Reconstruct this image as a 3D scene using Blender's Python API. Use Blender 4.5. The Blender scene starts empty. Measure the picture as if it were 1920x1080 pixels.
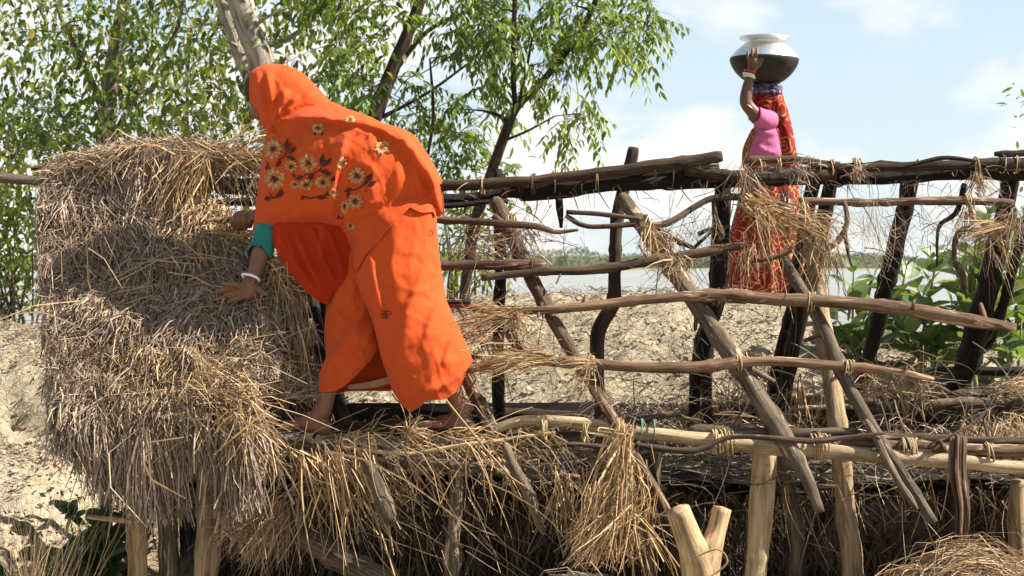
import bpy, bmesh, math, random
import numpy as np
from mathutils import Vector, Matrix
from mathutils.geometry import delaunay_2d_cdt

random.seed(7)
rng = np.random.default_rng(7)
scene = bpy.context.scene
COL = scene.collection

# ------------------------------------------------------------------ camera
FPX = 3060.0          # focal length in pixels of the 1920 wide photograph
ZC = 1.6              # eye height
HY = 500.0            # picture row of the horizon
cam_d = bpy.data.cameras.new("camera")
cam = bpy.data.objects.new("camera", cam_d)
COL.objects.link(cam)
cam.location = (0, 0, ZC)
cam.rotation_euler = (math.radians(90), 0, 0)
cam_d.sensor_width = 36.0
cam_d.lens = 36.0 * FPX / 1920.0
cam_d.shift_y = -40.0 / 1920.0
cam_d.clip_start = 0.1
cam_d.clip_end = 20000
cam_d.dof.use_dof = True
cam_d.dof.focus_distance = 5.95
cam_d.dof.aperture_fstop = 8.0
scene.camera = cam

# ------------------------------------------------------------------ light
SUN_EL, SUN_AZ = 43.0, 93.0     # degrees; azimuth clockwise from the view direction
EXPOSURE = 1.42
SUN_STRENGTH = 5.0
SKY_STRENGTH = 0.052
el, az = math.radians(SUN_EL), math.radians(SUN_AZ)
SUN_DIR = Vector((math.cos(el) * math.sin(az), math.cos(el) * math.cos(az), math.sin(el)))
world = bpy.data.worlds.new("World")
scene.world = world
world.use_nodes = True
wn, wl = world.node_tree.nodes, world.node_tree.links
wn.clear()
w_out = wn.new("ShaderNodeOutputWorld")
w_bg = wn.new("ShaderNodeBackground")
w_sky = wn.new("ShaderNodeTexSky")
w_sky.sky_type = 'NISHITA'
w_sky.sun_disc = False
w_sky.sun_elevation = el
w_sky.sun_rotation = az
w_sky.air_density = 1.0
w_sky.dust_density = 0.6
w_sky.ozone_density = 1.5
# fair weather cumulus all round the sky: white where a stretched noise is high
w_tc = wn.new("ShaderNodeTexCoord")
w_map = wn.new("ShaderNodeMapping")
w_map.inputs['Scale'].default_value = (1.0, 1.0, 1.9)
w_map.inputs['Location'].default_value = (0.47, 0.0, 0.05)
w_n = wn.new("ShaderNodeTexNoise")
w_n.inputs['Scale'].default_value = 9.0
w_n.inputs['Detail'].default_value = 7.0
w_n.inputs['Roughness'].default_value = 0.5
w_n.inputs['Distortion'].default_value = 0.25
w_r = wn.new("ShaderNodeValToRGB")
w_r.color_ramp.elements[0].position = 0.43
w_r.color_ramp.elements[0].color = (0.04, 0.04, 0.04, 1)
w_r.color_ramp.elements[1].position = 0.59
w_r.color_ramp.elements[1].color = (1, 1, 1, 1)
w_mix = wn.new("ShaderNodeMixRGB")
w_mix.inputs['Color2'].default_value = (8.2, 8.0, 7.7, 1)
w_f = wn.new("ShaderNodeMath"); w_f.operation = 'MULTIPLY'; w_f.inputs[1].default_value = 0.9
wl.new(w_tc.outputs['Generated'], w_map.inputs['Vector'])
wl.new(w_map.outputs['Vector'], w_n.inputs['Vector'])
wl.new(w_n.outputs['Fac'], w_r.inputs['Fac'])
wl.new(w_r.outputs['Color'], w_f.inputs[0])
wl.new(w_f.outputs[0], w_mix.inputs['Fac'])
w_haze = wn.new('ShaderNodeMixRGB')          # thin bright summer haze over the whole sky
w_sep = wn.new('ShaderNodeSeparateXYZ'); wl.new(w_tc.outputs['Generated'], w_sep.inputs[0])
w_el = wn.new('ShaderNodeMapRange')          # haze and banked-up clouds thin out towards the zenith
w_el.interpolation_type = 'SMOOTHSTEP'
w_el.inputs['From Min'].default_value = 0.1; w_el.inputs['From Max'].default_value = 0.6
w_el.inputs['To Min'].default_value = 1.0; w_el.inputs['To Max'].default_value = 0.25
wl.new(w_sep.outputs['Z'], w_el.inputs['Value'])
w_hf = wn.new('ShaderNodeMath'); w_hf.operation = 'MULTIPLY'; w_hf.inputs[1].default_value = 0.65
wl.new(w_el.outputs[0], w_hf.inputs[0]); wl.new(w_hf.outputs[0], w_haze.inputs['Fac'])
wl.new(w_el.outputs[0], w_f.inputs[1])
w_haze.inputs['Color2'].default_value = (5.9, 7.0, 7.8, 1)
wl.new(w_sky.outputs['Color'], w_haze.inputs['Color1'])
wl.new(w_haze.outputs['Color'], w_mix.inputs['Color1'])
wl.new(w_mix.outputs['Color'], w_bg.inputs['Color'])
w_bg.inputs['Strength'].default_value = SKY_STRENGTH
wl.new(w_bg.outputs['Background'], w_out.inputs['Surface'])

sun_d = bpy.data.lights.new("sun", 'SUN')
sun_d.energy = SUN_STRENGTH
sun_d.angle = math.radians(0.5)
sun_d.color = (1.0, 0.93, 0.82)
sun = bpy.data.objects.new("sun", sun_d)
COL.objects.link(sun)
sun.rotation_euler = SUN_DIR.to_track_quat('Z', 'Y').to_euler()
sun.location = (6, -3, 9)

scene.render.engine = 'CYCLES'
scene.cycles.max_bounces = 7
scene.cycles.transparent_max_bounces = 6
scene.cycles.use_denoising = True
scene.view_settings.view_transform = 'Standard'
scene.view_settings.look = 'None'
scene.view_settings.gamma = 1.0
scene.view_settings.use_curve_mapping = False
scene.view_settings.exposure = EXPOSURE

# ------------------------------------------------------------------ helpers
def P(px, py, D):
    """world point seen at picture position (px, py) at distance D"""
    return Vector(((px - 960.0) / FPX * D, D, ZC - (py - HY) / FPX * D))

def PA(px, py, D):
    px, py, D = np.broadcast_arrays(np.asarray(px, float), np.asarray(py, float), np.asarray(D, float))
    return np.stack([(px - 960.0) / FPX * D, D, ZC - (py - HY) / FPX * D], -1)

def front_D(py):
    return 8.287 / (1.333 + (py - HY) / FPX)

def rear_D(py):
    return 7.972 / (1.168 - (py - HY) / FPX)

def _hash(ix, iy, iz, seed):
    h = (ix * 374761393 + iy * 668265263 + iz * 2147483647 + seed * 974634541) & 0xFFFFFFFF
    h = ((h ^ (h >> 13)) * 1274126177) & 0xFFFFFFFF
    h = ((h ^ (h >> 16)) * 2246822519) & 0xFFFFFFFF
    return ((h ^ (h >> 13)) & 0xFFFF) / 65535.0

def vnoise(p, scale=1.0, seed=0):
    """value noise -1..1 on an (N,3) array"""
    p = np.asarray(p, float) * scale
    i = np.floor(p).astype(np.int64)
    f = p - i
    f = f * f * (3 - 2 * f)
    r = 0.0
    for dx in (0, 1):
        wx = f[:, 0] if dx else 1 - f[:, 0]
        for dy in (0, 1):
            wy = f[:, 1] if dy else 1 - f[:, 1]
            for dz in (0, 1):
                wz = f[:, 2] if dz else 1 - f[:, 2]
                r = r + wx * wy * wz * _hash(i[:, 0] + dx, i[:, 1] + dy, i[:, 2] + dz, seed)
    return r * 2 - 1

def fbm(p, scale=1.0, octaves=4, seed=0, gain=0.5):
    r, a, s = 0.0, 1.0, scale
    for o in range(octaves):
        r = r + a * vnoise(p, s, seed + o * 17)
        a *= gain
        s *= 2.03
    return r

def mesh_np(name, V, F, smooth=True, attrs=None):
    """mesh from arrays; F is (M,k) or a list of such arrays"""
    V = np.ascontiguousarray(V, dtype=np.float32)
    Fs = F if isinstance(F, list) else [F]
    Fs = [np.ascontiguousarray(f, dtype=np.int32) for f in Fs if len(f)]
    me = bpy.data.meshes.new(name)
    me.vertices.add(len(V))
    me.vertices.foreach_set("co", V.ravel())
    loops = np.concatenate([f.ravel() for f in Fs])
    tot = np.concatenate([np.full(len(f), f.shape[1], np.int32) for f in Fs])
    start = np.concatenate([[0], np.cumsum(tot)[:-1]]).astype(np.int32)
    me.loops.add(len(loops))
    me.loops.foreach_set("vertex_index", loops)
    me.polygons.add(len(tot))
    me.polygons.foreach_set("loop_start", start)
    me.polygons.foreach_set("loop_total", tot)
    me.polygons.foreach_set("use_smooth", np.full(len(tot), smooth))
    for k, a in (attrs or {}).items():
        a = np.ascontiguousarray(a, dtype=np.float32)
        if a.ndim == 1:
            at = me.attributes.new(k, 'FLOAT', 'POINT')
            at.data.foreach_set("value", a)
        else:
            at = me.attributes.new(k, 'FLOAT_VECTOR', 'POINT')
            at.data.foreach_set("vector", a.ravel())
    me.update(calc_edges=True)
    me.validate()
    return me

def link(name, me, mat=None, parent=None, kind=None, label=None, cat=None, group=None):
    o = bpy.data.objects.new(name, me)
    COL.objects.link(o)
    if mat is not None and len(me.materials) == 0:
        me.materials.append(mat)
    if parent is not None:
        o.parent = parent
        if parent.parent is None:          # meshes hold world coordinates; only the root carries an offset
            o.matrix_parent_inverse = Matrix.Translation(-Vector(parent.location))
    if kind: o["kind"] = kind
    if label: o["label"] = label
    if cat: o["category"] = cat
    if group: o["group"] = group
    return o

def thing(name, loc, label, cat, group=None, kind=None):
    o = bpy.data.objects.new(name, None)
    COL.objects.link(o)
    o.location = loc
    o.empty_display_size = 0.1
    o["label"] = label
    o["category"] = cat
    if group: o["group"] = group
    if kind: o["kind"] = kind
    return o

def spline(pts, step):
    """Catmull-Rom through rows of pts (any width, xyz first), resampled about every step metres"""
    pts = np.asarray(pts, float)
    if len(pts) == 2:
        n = max(2, int(np.linalg.norm(pts[1, :3] - pts[0, :3]) / step) + 1)
        t = np.linspace(0, 1, n)[:, None]
        return pts[0] * (1 - t) + pts[1] * t
    q = np.vstack([2 * pts[0] - pts[1], pts, 2 * pts[-1] - pts[-2]])
    out = []
    for i in range(1, len(q) - 2):
        p0, p1, p2, p3 = q[i - 1], q[i], q[i + 1], q[i + 2]
        n = max(2, int(np.linalg.norm(p2[:3] - p1[:3]) / step))
        t = np.linspace(0, 1, n, endpoint=False)[:, None]
        out.append(0.5 * ((2 * p1) + (-p0 + p2) * t + (2 * p0 - 5 * p1 + 4 * p2 - p3) * t ** 2 + (-p0 + 3 * p1 - 3 * p2 + p3) * t ** 3))
    out.append(pts[-1:])
    return np.vstack(out)

def frames(C):
    """tangent and two normals along a polyline"""
    T = np.gradient(C, axis=0)
    T /= np.linalg.norm(T, axis=1)[:, None] + 1e-12
    N = np.zeros_like(T)
    up = np.array([0, 0, 1.0]) if abs(T[0, 2]) < 0.8 else np.array([0, 1.0, 0])
    n = np.cross(T[0], up); n /= np.linalg.norm(n)
    for i in range(len(T)):
        n = n - T[i] * np.dot(n, T[i])
        n /= np.linalg.norm(n) + 1e-12
        N[i] = n
    B = np.cross(T, N)
    return T, N, B

def tube(C, R, seg=10, rough=0.0, seed=0, cap=True, flat=1.0, base=0):
    """swept tube: returns V, [quads, tris], pc (along, around) coordinates"""
    C = np.asarray(C, float); R = np.asarray(R, float)
    n = len(C)
    T, N, B = frames(C)
    L = np.concatenate([[0], np.cumsum(np.linalg.norm(np.diff(C, axis=0), axis=1))])
    a = np.linspace(0, 2 * np.pi, seg, endpoint=False)
    ca, sa = np.cos(a), np.sin(a)
    rr = R[:, None] * np.ones(seg)
    if rough > 0:
        q = np.stack([np.repeat(L, seg) * 7, np.tile(ca, n) * 1.1, np.tile(sa, n) * 1.1], 1)
        rr = rr * (1 + rough * (vnoise(q, 1.0, seed) + 0.6 * vnoise(q, 2.7, seed + 5)).reshape(n, seg))
    V = C[:, None, :] + rr[..., None] * (ca[None, :, None] * N[:, None, :] + flat * sa[None, :, None] * B[:, None, :])
    pc = np.stack([np.repeat(L, seg) + seed * 3.7, (R[:, None] * ca).ravel(), (R[:, None] * sa).ravel()], 1)
    V = V.reshape(-1, 3)
    i = np.arange(n - 1)[:, None] * seg
    j = np.arange(seg)[None, :]
    k = (j + 1) % seg
    Q = np.stack([i + j, i + k, i + seg + k, i + seg + j], -1).reshape(-1, 4)
    tris = np.zeros((0, 3), int)
    if cap:
        c0, c1 = len(V), len(V) + 1
        V = np.vstack([V, C[:1] - T[:1] * R[0] * 0.15, C[-1:] + T[-1:] * R[-1] * 0.15])
        pc = np.vstack([pc, [[seed * 3.7, 0, 0]], [[L[-1] + seed * 3.7, 0, 0]]])
        s = np.arange(seg)
        t0 = np.stack([np.full(seg, c0), (s + 1) % seg, s], 1)
        t1 = np.stack([np.full(seg, c1), (n - 1) * seg + s, (n - 1) * seg + (s + 1) % seg], 1)
        tris = np.vstack([t0, t1])
    return V, Q + base, tris + base, pc

class MB:
    """collects pieces into one mesh"""
    def __init__(s):
        s.V, s.Q, s.T, s.pc, s.n = [], [], [], [], 0
    def tube(s, C, R, **kw):
        V, Q, T, pc = tube(C, R, base=s.n, **kw)
        s.V.append(V); s.Q.append(Q); s.T.append(T); s.pc.append(pc); s.n += len(V)
        return s
    def raw(s, V, Q=None, T=None):
        V = np.asarray(V, float)
        s.V.append(V); s.pc.append(V.copy())
        if Q is not None and len(Q): s.Q.append(np.asarray(Q) + s.n)
        if T is not None and len(T): s.T.append(np.asarray(T) + s.n)
        s.n += len(V)
        return s
    def mesh(s, name, smooth=True, attrs=None):
        F = []
        if s.Q: F.append(np.vstack(s.Q))
        if s.T: F.append(np.vstack(s.T))
        a = {"pc": np.vstack(s.pc)}
        a.update(attrs or {})
        return mesh_np(name, np.vstack(s.V), F, smooth, a)

def straw_arrays(P0, P1, bend, w, seg=2, taper=0.5):
    """many thin three-sided straws; quadratic curve P0..P1 pushed by bend at the middle"""
    P0, P1, bend = (np.asarray(a, float) for a in (P0, P1, bend))
    N = len(P0)
    w = np.broadcast_to(np.asarray(w, float), (N,))
    t = np.linspace(0, 1, seg + 1)
    C = P0[:, None] * (1 - t)[None, :, None] + P1[:, None] * t[None, :, None] + bend[:, None] * (4 * t * (1 - t))[None, :, None]
    T = P1 - P0
    T = T / (np.linalg.norm(T, axis=1)[:, None] + 1e-9)
    r = rng.normal(size=(N, 3))
    A = np.cross(T, r); A /= np.linalg.norm(A, axis=1)[:, None] + 1e-9
    B = np.cross(T, A)
    w = w * np.exp(rng.normal(0, 0.3, N))
    bend = bend * np.where(rng.random(N) < 0.22, 2.6, 1.0)[:, None]
    C = P0[:, None] * (1 - t)[None, :, None] + P1[:, None] * t[None, :, None] + bend[:, None] * (4 * t * (1 - t))[None, :, None]
    ww = w[:, None] * (1 - taper * t[None, :])
    V = np.zeros((N, seg + 1, 3, 3))
    for k in range(3):
        a = 2 * np.pi * k / 3
        V[:, :, k] = C + ww[..., None] * 0.5 * (1.15 * math.cos(a) * A + 0.55 * math.sin(a) * B)[:, None, :]
    V = V.reshape(-1, 3)
    base = np.arange(N)[:, None, None] * (seg + 1) * 3
    s = np.arange(seg)[None, :, None] * 3
    k = np.arange(3)[None, None, :]
    k2 = (k + 1) % 3
    Q = np.stack([base + s + k, base + s + k2, base + s + 3 + k2, base + s + 3 + k], -1).reshape(-1, 4)
    return V, Q

def straw_mesh(name, P0, P1, bend, w, tone, rnd=None, seg=2, taper=0.5):
    """tone: 0 weathered grey .. 1 fresh gold, per straw"""
    V, Q = straw_arrays(P0, P1, bend, w, seg, taper)
    N = len(P0); per = (seg + 1) * 3
    tone = np.broadcast_to(np.asarray(tone, float), (N,))
    rnd = rng.random(N) if rnd is None else rnd
    return mesh_np(name, V, Q, False, {"tone": np.repeat(tone, per), "rnd": np.repeat(rnd, per)})

# ------------------------------------------------------------------ materials
def new_mat(name):
    m = bpy.data.materials.new(name)
    m.use_nodes = True
    nt = m.node_tree
    b = nt.nodes["Principled BSDF"]
    b.inputs["Specular IOR Level"].default_value = 0.25
    return m, nt.nodes, nt.links, b

def ramp(n, l, fac, stops):
    r = n.new("ShaderNodeValToRGB")
    e = r.color_ramp.elements
    while len(e) < len(stops): e.new(0.5)
    for i, (p, c) in enumerate(stops):
        e[i].position = p
        e[i].color = (*c, 1)
    l.new(fac, r.inputs['Fac'])
    return r.outputs['Color']

def noise(n, l, vec, scale, detail=4, rough=0.55, dist=0.0, vscale=None):
    t = n.new("ShaderNodeTexNoise")
    t.inputs['Scale'].default_value = scale
    t.inputs['Detail'].default_value = detail
    t.inputs['Roughness'].default_value = rough
    t.inputs['Distortion'].default_value = dist
    if vscale is not None:
        m = n.new("ShaderNodeMapping")
        m.inputs['Scale'].default_value = vscale
        l.new(vec, m.inputs['Vector'])
        vec = m.outputs['Vector']
    l.new(vec, t.inputs['Vector'])
    return t.outputs['Fac']

def attr(n, name):
    a = n.new("ShaderNodeAttribute")
    a.attribute_name = name
    return a

def bump(n, l, b, height, strength, dist):
    u = n.new("ShaderNodeBump")
    u.inputs['Strength'].default_value = strength
    u.inputs['Distance'].default_value = dist
    l.new(height, u.inputs['Height'])
    l.new(u.outputs['Normal'], b.inputs['Normal'])

def mixc(n, l, fac, a, b, mode='MIX'):
    m = n.new("ShaderNodeMixRGB")
    m.blend_type = mode
    for k, v in (('Fac', fac), ('Color1', a), ('Color2', b)):
        if isinstance(v, (int, float)):
            m.inputs[k].default_value = v
        elif isinstance(v, tuple):
            m.inputs[k].default_value = (*v, 1)
        else:
            l.new(v, m.inputs[k])
    return m.outputs['Color']

def wood_mat(name, dark, mid, light, rough=0.85, peel=False, streak=14.0):
    m, n, l, b = new_mat(name)
    pc = attr(n, "pc").outputs['Vector']
    f1 = noise(n, l, pc, 1.0, 6, 0.65, 0.4, (5, streak * 9, streak * 9))
    f2 = noise(n, l, pc, 1.0, 3, 0.5, 0.0, (6, 30, 30))
    c = ramp(n, l, f1, [(0.28, dark), (0.5, mid), (0.74, light)])
    d = ramp(n, l, f2, [(0.32, (0.35, 0.32, 0.3)), (0.55, (1, 1, 1)), (0.8, (1.25, 1.2, 1.12))])
    c = mixc(n, l, 0.85, c, d, 'MULTIPLY')
    if peel:
        f3 = noise(n, l, pc, 1.0, 4, 0.6, 1.2, (4.5, 26, 26))
        k3 = ramp(n, l, f3, [(0.60, (0, 0, 0)), (0.66, (1, 1, 1))])
        c = mixc(n, l, k3, c, tuple(min(0.6, x * 1.7) for x in light))
    oi = n.new("ShaderNodeObjectInfo")
    v = ramp(n, l, oi.outputs['Random'], [(0, (0.75, 0.75, 0.78)), (1, (1.2, 1.15, 1.08))])
    c = mixc(n, l, 1.0, c, v, 'MULTIPLY')
    l.new(c, b.inputs['Base Color'])
    b.inputs['Roughness'].default_value = rough
    h = noise(n, l, pc, 1.0, 7, 0.7, 0.6, (14, streak * 14, streak * 14))
    bump(n, l, b, h, 1.0, 0.009)
    return m

def straw_mat(name, gain=1.0):
    m, n, l, b = new_mat(name)
    tone = attr(n, "tone").outputs['Fac']
    rnd = attr(n, "rnd").outputs['Fac']
    c = ramp(n, l, tone, [(0.0, (0.37, 0.295, 0.235)), (0.35, (0.35, 0.26, 0.175)), (0.7, (0.43, 0.285, 0.145)), (1.0, (0.54, 0.375, 0.195))])
    v = ramp(n, l, rnd, [(0, (0.22 * gain, 0.19 * gain, 0.165 * gain)), (0.45, (0.72 * gain, 0.7 * gain, 0.68 * gain)), (1, (1.3 * gain, 1.27 * gain, 1.22 * gain))])
    c = mixc(n, l, 1.0, c, v, 'MULTIPLY')
    l.new(c, b.inputs['Base Color'])
    b.inputs['Roughness'].default_value = 0.6
    b.inputs['Specular IOR Level'].default_value = 0.35
    return m

def leaf_mat(name, stops, trans=0.45, tint=(1.3, 1.25, 0.35), rough=0.45):
    m, n, l, b = new_mat(name)
    rnd = attr(n, "rnd").outputs['Fac']
    c = ramp(n, l, rnd, stops)
    l.new(c, b.inputs['Base Color'])
    b.inputs['Roughness'].default_value = rough
    b.inputs['Specular IOR Level'].default_value = 0.45
    tr = n.new("ShaderNodeBsdfTranslucent")
    c2 = mixc(n, l, 1.0, c, tint, 'MULTIPLY')
    l.new(c2, tr.inputs['Color'])
    mx = n.new("ShaderNodeMixShader")
    mx.inputs['Fac'].default_value = trans
    l.new(b.outputs['BSDF'], mx.inputs[1])
    l.new(tr.outputs['BSDF'], mx.inputs[2])
    l.new(mx.outputs['Shader'], n["Material Output"].inputs['Surface'])
    return m

M = {}
M['char'] = wood_mat('charred_wood', (0.006, 0.005, 0.004), (0.014, 0.011, 0.008), (0.04, 0.029, 0.021), 0.75)
M['dark'] = wood_mat('dark_bark', (0.018, 0.012, 0.008), (0.052, 0.035, 0.023), (0.12, 0.082, 0.055))
M['brown'] = wood_mat('brown_bark', (0.032, 0.021, 0.014), (0.105, 0.069, 0.044), (0.23, 0.16, 0.105), peel=True)
M['red'] = wood_mat('reddish_bark', (0.06, 0.034, 0.021), (0.185, 0.115, 0.072), (0.33, 0.225, 0.15), peel=True)
M['grey'] = wood_mat('weathered_wood', (0.055, 0.042, 0.03), (0.14, 0.107, 0.075), (0.28, 0.22, 0.155), peel=True)
M['pale'] = wood_mat('pale_peeled_wood', (0.2, 0.125, 0.062), (0.47, 0.335, 0.19), (0.62, 0.47, 0.29), 0.7)
M['bamboo'] = wood_mat('old_bamboo', (0.25, 0.18, 0.105), (0.44, 0.34, 0.21), (0.56, 0.455, 0.31), 0.55, streak=8)
M['trunk'] = wood_mat('tree_bark', (0.05, 0.04, 0.03), (0.2, 0.17, 0.13), (0.44, 0.39, 0.31))
M['pale_bark'] = wood_mat('pale_tree_bark', (0.16, 0.13, 0.1), (0.4, 0.35, 0.28), (0.62, 0.56, 0.46))
M['straw'] = straw_mat('straw')
M['rope'] = wood_mat('straw_rope', (0.25, 0.17, 0.08), (0.48, 0.36, 0.19), (0.66, 0.53, 0.32), 0.8)
M['green_rope'] = wood_mat('green_string', (0.12, 0.2, 0.12), (0.25, 0.38, 0.25), (0.4, 0.55, 0.4), 0.7)

# ------------------------------------------------------------------ ground, river, far shore
def smooth(a, b, x):
    t = np.clip((x - a) / (b - a), 0, 1)
    return t * t * (3 - 2 * t)

CREST_X = np.array([-6.0, -2.9, -2.0, -1.0, -0.2, 0.7, 1.3, 1.55, 1.8, 2.2, 2.9, 6.0])
CREST_Z = np.array([1.30, 1.335, 1.35, 1.37, 1.435, 1.445, 1.47, 1.43, 1.30, 1.29, 1.31, 1.3])

def ground_z(x, y):
    x = np.asarray(x, float); y = np.asarray(y, float)
    p = np.stack([x, y, np.zeros_like(x)], -1).reshape(-1, 3)
    n1 = fbm(p, 0.9, 4, 3).reshape(x.shape)
    n2 = fbm(p, 5.0, 4, 11).reshape(x.shape)
    crest = np.interp(x, CREST_X, CREST_Z) - 0.065
    left = 1 - smooth(-2.1, -1.55, x + 0.1 * n1)
    # centre and right: hollow under the hut, then the face of the bank
    face = 0.12 + (0.86 - 0.12) * smooth(7.42, 7.75, y)
    face = face + (crest - 0.86) * smooth(7.55, 9.1, y)
    # left: lower bench, eroded step, upper bench
    low = 0.40 + 0.33 * smooth(5.2, 7.9, y)
    step = smooth(7.72, 8.05, y + 0.28 * n1 + 0.05 * n2 + 0.25 * (x + 2.5))
    lft = low + (1.10 - 0.73) * step + (crest - 1.10) * smooth(7.9, 9.3, y)
    z = face * (1 - left) + lft * left
    z = z + 0.05 * n1 + 0.026 * n2
    # behind the crest: path, then down into the river
    z = z - 0.2 * smooth(9.4, 10.2, y) - 2.6 * smooth(11.0, 15.5, y)
    # nearer the camera it flattens out
    z = z - 0.35 * (1 - smooth(2.5, 5.0, y)) * left
    return z

def build_ground():
    xs = np.concatenate([np.linspace(-60, -5, 40), np.linspace(-4.9, 4.9, 330), np.linspace(5, 60, 40)])
    ys = np.concatenate([np.linspace(-20, 3.8, 24), np.linspace(4, 7.4, 90), np.linspace(7.43, 10.6, 120), np.linspace(10.7, 17, 40)])
    X, Y = np.meshgrid(xs, ys)
    Z = ground_z(X, Y)
    p = np.stack([X, Y, Z], -1).reshape(-1, 3)
    near = ((np.abs(p[:, 0]) < 4.9) & (p[:, 1] > 4)).astype(float)
    q = fbm(p, 14.0, 3, 31)
    clod = np.maximum(0, vnoise(p, 22.0, 77)) ** 1.5
    p[:, 2] += near * (0.014 * q + 0.04 * clod)
    nx, ny = len(xs), len(ys)
    i = np.arange(ny - 1)[:, None] * nx
    j = np.arange(nx - 1)[None, :]
    Q = np.stack([i + j, i + j + 1, i + nx + j + 1, i + nx + j], -1).reshape(-1, 4)
    m, n, l, b = new_mat('dry_sandy_mud')
    tc = n.new("ShaderNodeTexCoord").outputs['Object']
    f = noise(n, l, tc, 2.2, 6, 0.6)
    g = noise(n, l, tc, 34.0, 5, 0.7, 0.8)
    c = ramp(n, l, f, [(0.3, (0.28, 0.24, 0.165)), (0.55, (0.385, 0.335, 0.24)), (0.75, (0.455, 0.405, 0.305))])
    d = ramp(n, l, g, [(0.34, (0.36, 0.31, 0.26)), (0.47, (0.88, 0.86, 0.82)), (0.7, (1.15, 1.13, 1.1))])
    c = mixc(n, l, 0.7, c, d, 'MULTIPLY')
    vo = n.new("ShaderNodeTexVoronoi")
    vo.feature = 'DISTANCE_TO_EDGE'
    vo.inputs['Scale'].default_value = 17.0
    wob = n.new("ShaderNodeMapping")
    l.new(tc, wob.inputs['Vector'])
    wv = n.new("ShaderNodeTexNoise"); wv.inputs['Scale'].default_value = 9.0; wv.inputs['Detail'].default_value = 3
    l.new(tc, wv.inputs['Vector'])
    ad = n.new("ShaderNodeVectorMath"); ad.operation = 'MULTIPLY_ADD'
    l.new(wv.outputs['Color'], ad.inputs[0]); ad.inputs[1].default_value = (0.16, 0.16, 0.16); l.new(tc, ad.inputs[2])
    l.new(ad.outputs[0], vo.inputs['Vector'])
    crack = ramp(n, l, vo.outputs['Distance'], [(0.0, (0.25, 0.25, 0.25)), (0.07, (1, 1, 1))])
    c = mixc(n, l, 0.16, c, crack, 'MULTIPLY')
    l.new(c, b.inputs['Base Color'])
    b.inputs['Roughness'].default_value = 0.95
    b.inputs['Specular IOR Level'].default_value = 0.1
    hm = mixc(n, l, 0.12, g, crack, 'MIX')
    bump(n, l, b, hm, 0.9, 0.03)
    link('ground', mesh_np('ground', p, Q, True), m, kind='structure')

build_ground()

def build_river():
    xs = np.array([-2600, -800, -100, -20, 20, 100, 800, 2600.0])
    ys = np.array([12.0, 20, 60, 200, 500, 900.0])
    X, Y = np.meshgrid(xs, ys)
    p = np.stack([X, Y, np.full_like(X, -0.4)], -1).reshape(-1, 3)
    nx, ny = len(xs), len(ys)
    i = np.arange(ny - 1)[:, None] * nx; j = np.arange(nx - 1)[None, :]
    Q = np.stack([i + j, i + j + 1, i + nx + j + 1, i + nx + j], -1).reshape(-1, 4)
    m, n, l, b = new_mat('silty_river_water')
    tc = n.new("ShaderNodeTexCoord").outputs['Object']
    f = noise(n, l, tc, 1.0, 3, 0.5, 0, (0.004, 0.02, 1))
    c = ramp(n, l, f, [(0.3, (0.2, 0.2, 0.18)), (0.7, (0.26, 0.255, 0.235))])
    l.new(c, b.inputs['Base Color'])
    b.inputs['Roughness'].default_value = 0.28
    b.inputs['IOR'].default_value = 1.33
    b.inputs['Specular IOR Level'].default_value = 0.5
    h = noise(n, l, tc, 1.0, 4, 0.6, 0.3, (0.5, 1.4, 1))
    bump(n, l, b, h, 0.6, 0.25)
    link('river', mesh_np('river', p, Q, True), m, kind='structure')

build_river()

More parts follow.
